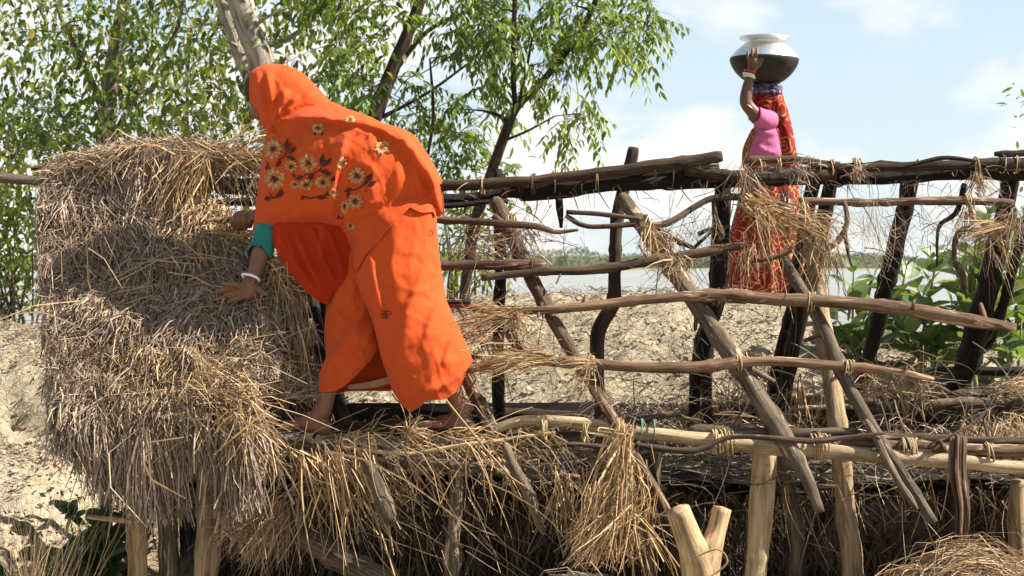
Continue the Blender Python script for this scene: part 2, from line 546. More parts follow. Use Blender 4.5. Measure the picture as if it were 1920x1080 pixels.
def build_far_shore():
    D0 = 872.0
    xs = np.concatenate([np.linspace(-2600, -500, 20), np.linspace(-480, 480, 120), np.linspace(500, 2600, 20)])
    rows = [(D0 - 6, -0.9), (D0, -0.2), (D0 + 10, 0.5), (D0 + 60, 1.2), (2400, 1.5)]
    V = []
    for k, (y, z) in enumerate(rows):
        w = fbm(np.stack([xs, np.full_like(xs, k), xs * 0], 1), 0.02, 3, 5)
        V.append(np.stack([xs, y + 4 * w * (k < 3), np.full_like(xs, z)], 1))
    V = np.vstack(V)
    nx = len(xs)
    i = np.arange(len(rows) - 1)[:, None] * nx; j = np.arange(nx - 1)[None, :]
    Q = np.stack([i + j, i + j + 1, i + nx + j + 1, i + nx + j], -1).reshape(-1, 4)
    m, n, l, b = new_mat('far_mud_bank')
    tc = n.new("ShaderNodeTexCoord").outputs['Object']
    c = ramp(n, l, noise(n, l, tc, 0.05, 4), [(0.3, (0.16, 0.16, 0.08)), (0.7, (0.3, 0.27, 0.17))])
    l.new(c, b.inputs['Base Color']); b.inputs['Roughness'].default_value = 0.95
    link('far_shore', mesh_np('far_shore', V, Q, True), m, kind='structure')
    # the wood on it reads as one mass: many leaf-mass faces
    N = 26000
    x = rng.uniform(-330, 330, N)
    px = x / D0 * FPX + 960
    top = 8.2 + 1.1 * fbm(np.stack([x, x * 0, x * 0], 1), 0.03, 4, 9) + 1.0 * vnoise(np.stack([x, x * 0 + 4, x * 0], 1), 0.13, 2)
    top = top + 4.5 * np.exp(-((px - 1092) / 16) ** 2) + 2.2 * np.exp(-((px - 1010) / 60) ** 2) - 0.9 * (px > 1650)
    h = rng.random(N) ** 0.7
    y = D0 + 8 + 26 * rng.random(N) * (0.3 + 0.7 * (1 - h))+ 20 * rng.random(N)
    lump = fbm(np.stack([x, y, h * 8], 1), 0.22, 3, 21)
    z = 0.2 + h * top * (1 + 0.10 * lump)
    y = y - 5 * lump
    C = np.stack([x, y, z], 1)
    s = rng.uniform(0.35, 0.95, N)
    d1 = rng.normal(size=(N, 3)); d1 /= np.linalg.norm(d1, axis=1)[:, None]
    d2 = np.cross(d1, rng.normal(size=(N, 3))); d2 /= np.linalg.norm(d2, axis=1)[:, None]
    hx = np.linspace(-420, 420, 700)
    ht = 0.86 * (8.2 + 1.1 * fbm(np.stack([hx, hx * 0, hx * 0], 1), 0.03, 4, 9)) + 0.6 * vnoise(np.stack([hx, hx * 0, hx * 0], 1), 0.4, 3)
    hull = np.vstack([np.stack([hx, np.full_like(hx, D0 + 24), np.zeros_like(hx)], 1), np.stack([hx, D0 + 30 + 3 * vnoise(np.stack([hx, hx * 0, hx * 0], 1), 0.2, 8), ht], 1), np.stack([hx, np.full_like(hx, D0 + 60), ht * 0.9], 1)])
    V = np.stack([C + d1 * s[:, None], C + d2 * s[:, None] * 0.7, C - d1 * s[:, None], C - d2 * s[:, None] * 0.7], 1).reshape(-1, 3)
    Q = np.arange(N * 4).reshape(-1, 4)
    hj = np.arange(699)
    Q = np.vstack([Q] + [np.stack([hj + o, hj + 1 + o, hj + 701 + o, hj + 700 + o], 1) + N * 4 for o in (0, 700)])
    V = np.vstack([V, hull])
    rn = np.clip(0.5 + 0.35 * lump + 0.2 * rng.normal(size=N), 0, 1)
    lm = leaf_mat('far_foliage', [(0, (0.07, 0.09, 0.03)), (0.6, (0.13, 0.15, 0.055)), (1, (0.19, 0.20, 0.08))], 0.2, rough=1.0)
    link('far_forest', mesh_np('far_forest', V, Q, False, {"rnd": np.concatenate([np.repeat(rn, 4), np.full(len(hull), 0.3)])}), lm, kind='stuff',
         label='low hazy green forest along the far river shore', cat='forest')

build_far_shore()

def build_litter():
    """dry leaf and straw litter over the bank"""
    N = 11000
    x = rng.uniform(-3.4, 3.4, N); y = rng.uniform(7.3, 9.6, N)
    N2 = 4000
    x = np.concatenate([x, rng.uniform(-3.2, -1.6, N2)]); y = np.concatenate([y, rng.uniform(5.8, 7.6, N2)])
    n = len(x)
    z = ground_z(x, y) + 0.012 + 0.012 * rng.random(n)
    C = np.stack([x, y, z], 1)
    a = rng.uniform(0, 2 * np.pi, n)
    L = rng.uniform(0.005, 0.022, n); W = L * rng.uniform(0.2, 0.6, n)
    tilt = rng.normal(0, 0.5, n)
    d1 = np.stack([np.cos(a), np.sin(a), np.sin(tilt) * 0.6], 1) * L[:, None]
    d2 = np.stack([-np.sin(a), np.cos(a), rng.normal(0, 0.5, n)], 1) * W[:, None]
    V = np.stack([C + d1, C + d2, C - d1, C - d2], 1).reshape(-1, 3)
    V[:, 2] += 0.006
    Q = np.arange(n * 4).reshape(-1, 4)
    tone = rng.random(n) ** 2.2 * 0.6
    me = mesh_np('leaf_litter', V, Q, False, {"tone": np.repeat(tone, 4), "rnd": np.repeat(rng.random(n) ** 0.8, 4)})
    link('leaf_litter', me, M['straw'], kind='stuff', label='dry leaf and straw litter scattered over the sandy bank', cat='litter')

build_litter()

def build_twig_litter():
    n = 9000
    x = rng.uniform(-3.4, 3.2, n); y = rng.uniform(7.4, 9.5, n)
    P0 = np.stack([x, y, ground_z(x, y) + rng.uniform(0.01, 0.05, n)], 1)
    a = rng.uniform(0, 2 * np.pi, n); l = rng.uniform(0.02, 0.11, n)
    P1 = P0 + np.stack([np.cos(a) * l, np.sin(a) * l * 0.7, rng.normal(0, 0.25, n) * l], 1)
    P1[:, 2] = np.maximum(P1[:, 2], ground_z(P1[:, 0], P1[:, 1]) + 0.006)
    b = rng.normal(0, 0.12, (n, 3)) * l[:, None]; b[:, 2] = np.abs(b[:, 2])
    me = straw_mesh('twig_litter', P0, P1, b, rng.uniform(0.002, 0.005, n), np.clip(rng.normal(0.1, 0.15, n), 0, 1), rnd=rng.random(n) * 0.5, seg=2)
    link('twig_litter', me, M['straw'], kind='stuff', label='thin dark twigs and dead stalks lying over the sandy bank', cat='litter')

build_twig_litter()

# ------------------------------------------------------------------ hut frame
HUT = thing('hut', (0.3, 6.5, 0.0), 'low open hut of charred and peeled poles, thatch left only on its left end', 'hut')
_ps = [100]

def pole_curve(pts, Dadd=0.0):
    """pts rows: (px, py, D or 'f'/'r', r_px)"""
    out = []
    for px, py, D, r in pts:
        if D == 'f': D = front_D(py)
        elif D == 'r': D = rear_D(py)
        D = D + Dadd
        v = P(px, py, D)
        out.append((v.x, v.y, v.z, r * D / FPX))
    return out

def pole(name, pts, mat, parent=None, rough=0.10, wob=0.009, seg=10, Dadd=0.0, label=None, nodes=None, step=0.022):
    _ps[0] += 1
    sd = _ps[0]
    c = spline(pole_curve(pts, Dadd), step)
    C, R = c[:, :3].copy(), c[:, 3].copy()
    L = np.concatenate([[0], np.cumsum(np.linalg.norm(np.diff(C, axis=0), axis=1))])
    q = np.stack([L, np.full_like(L, sd * 1.7), L * 0], 1)
    wob = wob * 1.5 if rough >= 0.05 else wob
    for k in range(3):
        C[:, k] += wob * vnoise(q + np.array([0, 0, k * 9.1]), 3.0, sd) + 0.35 * wob * vnoise(q + np.array([0, 0, k * 5.1]), 11.0, sd)
    R *= 1 + 0.10 * vnoise(q, 5.0, sd + 3)
    # knots
    rs = random.Random(sd)
    if rough >= 0.05:
        for _ in range(int(L[-1] / 0.22) + 1):
            k = rs.uniform(0.05, 0.95) * L[-1]
            R *= 1 + rs.uniform(0.08, 0.25) * np.exp(-((L - k) / 0.018) ** 2)
    if nodes:
        for k in np.arange(nodes * 0.4, L[-1], nodes):
            R *= 1 + 0.10 * np.exp(-((L - k) / 0.008) ** 2) - 0.05 * np.exp(-((L - k - 0.02) / 0.01) ** 2)
    if rough >= 0.05 and len(R) > 6:
        R = np.maximum(R, 0.5 * np.median(R))
        R[-1] *= rs.uniform(0.7, 1.0); R[0] *= rs.uniform(0.7, 1.0)
    mb = MB().tube(C, R, seg=seg, rough=rough, seed=sd)
    if rough >= 0.05 and seg >= 10 and L[-1] > 0.35 and not nodes and name in ('purlin', 'front_rafter', 'eave_pole', 'brace'):
        for _ in range(rs.randint(1, 2 + int(L[-1] * 2))):      # broken side shoots
            i = rs.randint(2, len(C) - 3)
            t = C[i + 1] - C[i - 1]; t /= np.linalg.norm(t)
            v = np.cross(t, [rs.gauss(0, 1), rs.gauss(0, 1) , rs.gauss(0, 1)]); v /= np.linalg.norm(v)
            v = v + t * rs.uniform(-0.6, 0.8)
            l = rs.uniform(1.2, 3.2) * R[i]; r = R[i] * rs.uniform(0.22, 0.45)
            q = np.array([C[i], C[i] + v * (R[i] + l * 0.5), C[i] + v * (R[i] + l)])
            mb.tube(q, [r * 1.3, r, r * 0.7], seg=6, rough=0.1, seed=sd + 3)
    return link(name, mb.mesh(name), M[mat] if isinstance(mat, str) else mat, parent or HUT, label=label)

def lash(px, py, D, R_px, turns=3, w_px=2.2, axis=(1, 0, 0), mat='rope', parent=None, spread=1.6, tail=True):
    """rope wound round a pole at a picture position"""
    _ps[0] += 1
    rs = random.Random(_ps[0])
    c = np.array(P(px, py, D)); s = D / FPX
    ax = np.array(axis, float); ax /= np.linalg.norm(ax)
    u = np.cross(ax, [0, 1.0, 0.13]); u /= np.linalg.norm(u)
    v = np.cross(ax, u)
    t = np.linspace(0, turns * 2 * np.pi, turns * 14)
    rr = R_px * s * (1 + 0.06 * np.sin(t * 0.7 + rs.random() * 6))
    off = (t / (turns * 2 * np.pi) - 0.5) * turns * w_px * spread * s + 0.6 * w_px * s * np.sin(t * 1.3 + rs.random() * 9)
    C = c + off[:, None] * ax + rr[:, None] * (np.cos(t)[:, None] * u + np.sin(t)[:, None] * v)
    mb = MB().tube(C, np.full(len(C), w_px * s * 0.55), seg=5, seed=_ps[0])
    if tail:
        for e in (C[0], C[-1]):
            L = rs.uniform(12, 34) * s
            q = np.array([e, e + [rs.uniform(-8, 8) * s, -6 * s, -L * 0.5], e + [rs.uniform(-16, 16) * s, -5 * s, -L]])
            q = spline(q, 0.012)
            mb.tube(q, np.linspace(w_px * 0.5, w_px * 0.25, len(q)) * s, seg=4, seed=_ps[0])
    return link('lashing', mb.mesh('lashing'), M[mat], parent or HUT)

# ridge bundle
pole('ridge_pole', [(360, 338, 6.50, 9), (600, 352, 6.5, 10), (830, 352, 6.47, 11), (1100, 327, 6.45, 11), (1230, 312, 6.45, 12), (1352, 296, 6.45, 12)], 'dark')
pole('ridge_pole', [(400, 360, 6.55, 9), (830, 372, 6.52, 11), (1000, 352, 6.5, 12), (1345, 318, 6.5, 12)], 'char')
pole('ridge_pole', [(980, 366, 6.54, 12), (1180, 346, 6.52, 14), (1380, 338, 6.52, 15)], 'char')
pole('ridge_pole', [(1285, 322, 6.44, 9), (1420, 330, 6.43, 11), (1560, 322, 6.46, 13)], 'dark')
pole('ridge_pole', [(1335, 337, 6.53, 16), (1560, 328, 6.53, 17), (1740, 326, 6.53, 17), (1990, 322, 6.53, 18)], 'char')
pole('ridge_pole', [(1395, 303, 6.47, 8), (1480, 301, 6.47, 7), (1572, 309, 6.47, 6)], 'brown')
pole('ridge_pole', [(1520, 311, 6.45, 9), (1700, 310, 6.44, 10), (1860, 304, 6.45, 11), (1990, 304, 6.45, 12)], 'dark')
pole('ridge_pole', [(1865, 286, 6.46, 6), (1990, 284, 6.46, 7)], 'dark')
pole('ridge_pole', [(1680, 314, 6.40, 3), (1770, 296, 6.4, 4.5), (1835, 300, 6.4, 3)], 'char', rough=0.04)
pole('ridge_pole', [(60, 320, 6.5, 4), (210, 309, 6.5, 6), (480, 318, 6.5, 8)], 'char')
pole('ridge_pole', [(-90, 330, 6.42, 9), (40, 340, 6.42, 9), (150, 348, 6.42, 9), (420, 352, 6.5, 8)], 'grey')
pole('ridge_pole', [(370, 318, 6.56, 10), (500, 318, 6.56, 10)], 'char')
pole('ridge_pole', [(350, 382, 6.60, 8), (520, 376, 6.60, 8)], 'char')
for px, py, R in ((905, 350, 20), (1000, 345, 24), (1040, 340, 26), (1120, 336, 28), (1228, 326, 28), (1262, 326, 30), (1312, 310, 22), (1425, 318, 26),
                  (1460, 318, 26), (1535, 318, 24), (1560, 318, 24), (1720, 316, 22), (1790, 314, 22), (1880, 306, 24), (1905, 306, 24)):
    lash(px, py, 6.47, R * 0.8, random.choice((1, 2, 2)), 2.0, mat=random.choice(('rope', 'rope', 'grey')))
lash(1605, 318, 6.46, 21, 3, 3.4, mat='rope'); lash(1830, 316, 6.46, 21, 2, 3.2, mat='rope')

# posts under the ridge
pole('ridge_post', [(938, 318, 6.56, 9), (934, 480, 6.56, 11), (938, 640, 6.56, 11), (940, 800, 6.56, 12), (940, 1010, 6.56, 12)], 'char')
pole('ridge_post', [(1186, 276, 6.60, 10), (1182, 300, 6.6, 12), (1160, 400, 6.6, 12), (1154, 500, 6.6, 12), (1150, 570, 6.6, 14), (1122, 625, 6.58, 14), (1122, 700, 6.56, 11), (1124, 760, 6.56, 10), (1124, 960, 6.56, 10)], 'dark', wob=0.003)
pole('ridge_post', [(1356, 318, 6.6, 15), (1350, 450, 6.6, 18), (1342, 560, 6.65, 17), (1318, 640, 6.75, 14), (1305, 740, 6.85, 12), (1300, 960, 6.9, 12)], 'char', wob=0.003)
pole('ridge_post', [(1330, 600, 6.95, 9), (1322, 740, 6.95, 10), (1322, 960, 6.95, 10)], 'char')
pole('ridge_post', [(1562, 330, 6.62, 15), (1530, 470, 6.72, 14), (1502, 590, 6.85, 14), (1470, 740, 7.02, 14), (1450, 960, 7.0, 14)], 'char', wob=0.003)
pole('ridge_post', [(1528, 330, 6.66, 15), (1500, 470, 6.8, 12), (1484, 570, 6.9, 10), (1452, 735, 7.06, 12), (1440, 960, 7.0, 12)], 'char', wob=0.003)
pole('rear_rafter', [(1712, 330, 6.58, 14), (1676, 470, 'r', 17), (1648, 600, 'r', 16), (1618, 705, 'r', 13), (1590, 800, 'r', 12)], 'char', wob=0.004)
pole('rear_rafter', [(1896, 335, 6.58, 16), (1868, 470, 'r', 19), (1838, 600, 'r', 23), (1788, 742, 'r', 21), (1770, 800, 'r', 18)], 'char', wob=0.004)
pole('rear_rafter', [(1934, 400, 6.7, 9), (1906, 480, 'r', 10), (1874, 590, 'r', 10), (1850, 650, 'r', 9)], 'char', wob=0.003)
pole('rear_rafter', [(620, 380, 6.6, 10), (612, 520, 'r', 12), (604, 590, 'r', 14), (622, 690, 'r', 10), (650, 770, 'r', 10)], 'char')
pole('rear_rafter', [(1700, 700, 7.2, 7), (1960, 700, 7.1, 10)], 'char')

# front rafters
pole('front_rafter', [(930, 372, 'f', 13), (966, 450, 'f', 14), (1008, 540, 'f', 13), (1060, 640, 'f', 11), (1118, 730, 'f', 11), (1190, 850, 'f', 10), (1256, 962, 'f', 7)], 'brown', wob=0.004, label='slanting brown rafter just right of the woman in orange')
pole('front_rafter', [(1166, 366, 'f', 13), (1232, 462, 'f', 17), (1326, 596, 'f', 19), (1400, 705, 'f', 19), (1470, 820, 'f', 18), (1510, 890, 'f', 14), (1540, 958, 'f', 9)], 'grey', wob=0.004, label='thick weathered rafter slanting down past the eave')
pole('front_rafter', [(1466, 482, 'f', 12), (1545, 615, 'f', 13), (1592, 720, 'f', 13), (1655, 832, 'f', 11), (1752, 978, 'f', 9)], 'grey', wob=0.004)
pole('front_rafter', [(1622, 790, 'f', 8), (1660, 860, 'f', 8), (1718, 952, 'f', 6)], 'grey', Dadd=-0.03)
pole('front_rafter', [(850, 640, 'f', 14), (882, 720, 'f', 15), (926, 812, 'f', 14)], 'grey', Dadd=0.08)
pole('front_rafter', [(560, 500, 'f', 9), (590, 590, 'f', 10), (606, 700, 'f', 9), (650, 800, 'f', 10)], 'char', Dadd=0.06)

# purlins across the front slope
pole('purlin', [(375, 414, 6.26, 5.5), (470, 409, 6.26, 6), (620, 413, 6.26, 6), (830, 412, 6.22, 6.5), (930, 418, 6.2, 7), (1010, 426, 6.18, 7), (1040, 436, 6.18, 5), (1084, 432, 6.18, 3)], 'brown', wob=0.003)
pole('purlin', [(780, 386, 6.42, 5), (950, 378, 6.42, 5)], 'char')
pole('purlin', [(700, 500, 'f', 9), (830, 498, 'f', 9), (1026, 495, 'f', 10)], 'brown', Dadd=-0.055, wob=0.003)
pole('purlin', [(903, 520, 'f', 7), (1010, 510, 'f', 8), (1110, 507, 'f', 9), (1240, 488, 'f', 9), (1392, 461, 'f', 7)], 'brown', Dadd=-0.06, wob=0.003)
pole('purlin', [(700, 560, 'f', 6), (860, 568, 'f', 7), (905, 578, 'f', 7), (965, 580, 'f', 6)], 'red', Dadd=-0.04, wob=0.003)
pole('purlin', [(830, 565, 'f', 4), (880, 565, 'f', 4)], 'char', Dadd=-0.06)
pole('purlin', [(965, 585, 'f', 7), (1080, 576, 'f', 9), (1210, 562, 'f', 9), (1330, 554, 'f', 11), (1430, 560, 'f', 12), (1560, 566, 'f', 13), (1700, 580, 'f', 14), (1820, 600, 'f', 13), (1905, 613, 'f', 9)], 'red', Dadd=-0.07, wob=0.003, label='long pale reddish purlin tapering to the right edge')
pole('purlin', [(870, 694, 'f', 8), (980, 676, 'f', 10), (1090, 682, 'f', 10), (1270, 689, 'f', 11), (1420, 678, 'f', 9), (1540, 684, 'f', 9), (1680, 697, 'f', 8), (1752, 711, 'f', 5)], 'red', Dadd=-0.06, wob=0.003)
pole('purlin', [(1060, 405, 'f', 5), (1100, 424, 'f', 5), (1190, 420, 'f', 6), (1250, 418, 'f', 6), (1335, 372, 'f', 7), (1420, 372, 'f', 7)], 'brown', Dadd=-0.03, wob=0.003)
pole('purlin', [(1062, 398, 'f', 4), (1130, 402, 'f', 5), (1200, 410, 'f', 4)], 'brown', Dadd=-0.05, wob=0.003)
pole('purlin', [(1230, 428, 'f', 5), (1262, 450, 'f', 5), (1300, 466, 'f', 5)], 'brown', Dadd=-0.05, wob=0.003)
pole('purlin', [(1500, 378, 6.36, 7), (1620, 379, 6.36, 8), (1760, 376, 6.36, 8), (1900, 380, 6.36, 7)], 'red', wob=0.003)
pole('purlin', [(520, 592, 6.1, 6), (622, 585, 6.1, 7)], 'char'); pole('purlin', [(510, 657, 6.02, 9), (625, 660, 6.02, 9)], 'char')
pole('purlin', [(950, 620, 'f', 9), (985, 690, 'f', 9)], 'brown', Dadd=0.1)

# eave poles, front
pole('eave_pole', [(915, 812, 5.86, 9), (985, 792, 5.86, 10), (1080, 796, 5.84, 12), (1200, 812, 5.82, 13), (1330, 826, 5.8, 14), (1470, 838, 5.78, 15), (1620, 852, 5.76, 14), (1780, 864, 5.76, 14), (1990, 886, 5.75, 14)], 'bamboo', rough=0.03, nodes=0.33, seg=14)
pole('eave_pole', [(940, 824, 5.9, 12), (1080, 822, 5.88, 13), (1200, 832, 5.88, 11)], 'grey')
pole('eave_pole', [(1290, 806, 5.84, 9), (1440, 812, 5.84, 10), (1610, 812, 5.82, 9)], 'grey')
pole('eave_pole', [(1190, 835, 5.72, 5), (1300, 845, 5.71, 6), (1380, 818, 5.72, 5), (1520, 826, 5.72, 6), (1660, 812, 5.72, 3)], 'brown', wob=0.003)
pole('eave_pole', [(1530, 830, 5.8, 12), (1680, 834, 5.79, 13), (1800, 842, 5.78, 13), (1990, 850, 5.77, 13)], 'red')
pole('eave_pole', [(1560, 818, 5.86, 9), (1760, 822, 5.86, 9), (1990, 828, 5.86, 10)], 'brown')
pole('eave_pole', [(1118, 796, 5.92, 9), (1200, 788, 5.92, 8), (1282, 774, 5.94, 6)], 'brown')
pole('eave_pole', [(480, 748, 6.02, 9), (620, 764, 6.02, 12), (780, 782, 6.0, 12), (950, 796, 5.98, 11)], 'char')
pole('eave_pole', [(470, 790, 5.95, 10), (640, 798, 5.93, 11), (800, 796, 5.9, 12), (935, 806, 5.9, 10)], 'dark')
pole('eave_pole', [(380, 818, 5.82, 9), (480, 826, 5.8, 9), (560, 834, 5.8, 9), (700, 858, 5.78, 9), (850, 874, 5.76, 10), (980, 890, 5.76, 9), (1090, 894, 5.76, 6)], 'grey', wob=0.004)
pole('eave_pole', [(640, 836, 5.74, 3.5), (760, 850, 5.72, 4), (900, 830, 5.72, 4), (1040, 812, 5.76, 3)], 'rope', rough=0.04)
pole('eave_pole', [(980, 838, 5.76, 4), (1080, 834, 5.74, 5), (1170, 842, 5.74, 3)], 'brown')
for px, py, R, t in ((1345, 828, 27, 4), (1365, 832, 27, 3), (1532, 836, 29, 4), (1545, 838, 28, 3), (1700, 842, 26, 4), (1712, 844, 26, 3), (1852, 852, 26, 3), (1098, 812, 22, 2), (1020, 806, 22, 2)):
    lash(px, py, 5.78, R * 0.82, t, 3.4)
lash(1204, 808, 5.83, 22, 1, 3.0, mat='green_rope'); lash(1226, 808, 5.83, 22, 1, 3.0, mat='green_rope')

# eave poles, rear
pole('rear_eave_pole', [(1255, 764, 7.12, 10), (1400, 757, 7.12, 13), (1520, 752, 7.12, 12), (1640, 752, 7.12, 11)], 'grey')
pole('rear_eave_pole', [(1240, 786, 7.18, 12), (1420, 778, 7.18, 15), (1620, 776, 7.18, 14), (1990, 776, 7.18, 15)], 'dark')
pole('rear_eave_pole', [(1470, 764, 7.05, 5), (1600, 762, 7.05, 5)], 'pale', rough=0.04)
pole('rear_eave_pole', [(1630, 762, 7.12, 11), (1780, 758, 7.1, 11), (1990, 748, 7.1, 12)], 'grey')
pole('rear_eave_pole', [(1620, 746, 7.2, 8), (1800, 744, 7.2, 9), (1990, 736, 7.2, 9)], 'brown')
pole('rear_eave_pole', [(880, 770, 7.3, 10), (1100, 785, 7.3, 11), (1260, 792, 7.25, 10)], 'dark')
for px in (1340, 1470, 1490, 1700, 1716, 1860):
    lash(px, 762, 7.12, 17, 2, 2.6)

# posts that carry the eave
pole('eave_post', [(385, 800, 5.86, 20), (386, 950, 5.86, 21), (384, 1100, 5.86, 23), (384, 1300, 5.86, 24)], 'pale')
pole('eave_post', [(262, 860, 5.9, 19), (262, 1000, 5.9, 19), (264, 1120, 5.9, 21), (264, 1300, 5.9, 22)], 'pale')
pole('eave_post', [(308, 880, 5.98, 19), (312, 1000, 5.98, 20), (314, 1300, 5.98, 22)], 'grey', rough=0.16)
pole('eave_post', [(846, 830, 5.86, 12), (850, 930, 5.84, 13), (846, 1010, 5.84, 14), (842, 1100, 5.84, 15), (842, 1300, 5.84, 15)], 'grey')
pole('eave_post', [(1436, 846, 5.9, 24), (1430, 920, 5.9, 24), (1424, 1000, 5.9, 23), (1416, 1100, 5.9, 23), (1410, 1290, 5.9, 24)], 'bamboo', rough=0.02, nodes=0.27, seg=16, wob=0.003)
pole('eave_post', [(1462, 860, 6.05, 15), (1476, 930, 6.05, 17), (1488, 990, 6.05, 17), (1486, 1080, 6.05, 16), (1480, 1280, 6.05, 16)], 'grey')
pole('peeled_post', [(1505, 380, 6.34, 10), (1526, 480, 6.26, 15), (1540, 600, 6.14, 17), (1556, 690, 6.05, 18), (1568, 780, 5.98, 19), (1578, 870, 5.93, 19), (1584, 960, 5.92, 20), (1596, 1060, 5.92, 20), (1600, 1290, 5.92, 22)], 'pale', wob=0.004, label='crooked half peeled post in the right half')
pole('eave_post', [(1912, 900, 5.9, 17), (1908, 1000, 5.9, 18), (1904, 1290, 5.9, 20)], 'pale')
pole('eave_post', [(1224, 830, 5.98, 12), (1216, 930, 5.98, 13), (1212, 1020, 5.98, 13), (1206, 1280, 5.98, 14)], 'grey')
pole('eave_post', [(1806, 836, 5.98, 13), (1800, 960, 5.98, 15), (1800, 1280, 5.98, 15)], 'dark')
pole('brace', [(1206, 850, 5.92, 9), (1240, 950, 5.9, 12), (1290, 1060, 5.88, 13), (1340, 1180, 5.86, 13)], 'dark')
pole('brace', [(1200, 904, 5.8, 5), (1250, 922, 5.8, 4)], 'grey')
pole('brace', [(560, 1000, 5.95, 20), (740, 1100, 5.9, 24)], 'grey')
pole('brace', [(160, 972, 5.8, 4), (200, 977, 5.8, 4.5), (262, 980, 5.82, 5)], 'pale')
# the lashings where purlins cross rafters
for px, py, R, ax in ((1342, 558, 17, (1, 0, 0.05)), (1520, 566, 18, (1, 0, -0.05)), (1386, 680, 16, (1, 0, 0)), (1592, 690, 15, (1, 0, -0.1)),
                      (1110, 683, 15, (1, 0, 0)), (1002, 500, 14, (1, 0, 0.1)), (1215, 416, 14, (1, 0, 0.3)), (1256, 487, 16, (1, 0, 0.1)),
                      (958, 420, 15, (1, 0, 0)), (1016, 580, 13, (1, 0, 0)), (1470, 372, 14, (1, 0, 0)), (1815, 376, 12, (1, 0, 0))):
    lash(px, py, front_D(py) - 0.05, R, random.choice((2, 3, 4)), 2.6, ax, mat=random.choice(('rope', 'rope', 'brown')))
# hanging bits of root and twig
def twig(name, pts, mat, parent=None, label=None):
    return pole(name, pts, mat, parent, rough=0.05, wob=0.004, seg=6, label=label)
twig('hanging_twig', [(1806, 345, 6.45, 5), (1802, 368, 6.42, 5), (1790, 400, 6.42, 5), (1762, 420, 6.42, 4), (1757, 445, 6.42, 3), (1756, 500, 6.42, 2)], 'char')
twig('hanging_twig', [(1690, 345, 6.46, 4), (1688, 380, 6.42, 4), (1690, 440, 6.42, 6), (1684, 425, 6.4, 3)], 'dark')
twig('hanging_twig', [(1895, 380, 6.3, 5), (1902, 400, 6.3, 5), (1888, 430, 6.28, 6), (1850, 424, 6.28, 5), (1824, 408, 6.28, 4), (1814, 378, 6.3, 4)], 'brown')
twig('hanging_twig', [(1920, 426, 6.28, 5), (1860, 436, 6.28, 4), (1812, 430, 6.26, 6), (1794, 450, 6.26, 6), (1792, 490, 6.26, 4), (1806, 512, 6.26, 8), (1812, 560, 6.26, 2)], 'brown')
twig('hanging_twig', [(1582, 380, 6.34, 5), (1588, 420, 6.3, 5), (1570, 452, 6.28, 6), (1540, 470, 6.25, 5)], 'brown')
twig('hanging_twig', [(1580, 425, 6.3, 4), (1590, 480, 6.28, 3), (1596, 500, 6.28, 2)], 'brown')
twig('hanging_twig', [(1335, 372, 6.4, 4), (1340, 410, 6.36, 6), (1352, 440, 6.36, 7), (1344, 452, 6.36, 3)], 'brown')
twig('hanging_twig', [(1310, 440, 6.3, 5), (1340, 428, 6.32, 3), (1300, 466, 6.3, 3)], 'dark')
twig('hanging_twig', [(1048, 370, 6.5, 6), (1050, 400, 6.48, 6), (1052, 428, 6.48, 3)], 'char')
twig('hanging_twig', [(1380, 495, 6.16, 3), (1440, 486, 6.14, 4), (1480, 470, 6.14, 5), (1484, 460, 6.14, 4)], 'brown')
twig('hanging_twig', [(1744, 840, 5.7, 2.2), (1840, 780, 6.0, 2.2), (1888, 700, 6.3, 1.6)], 'dark')

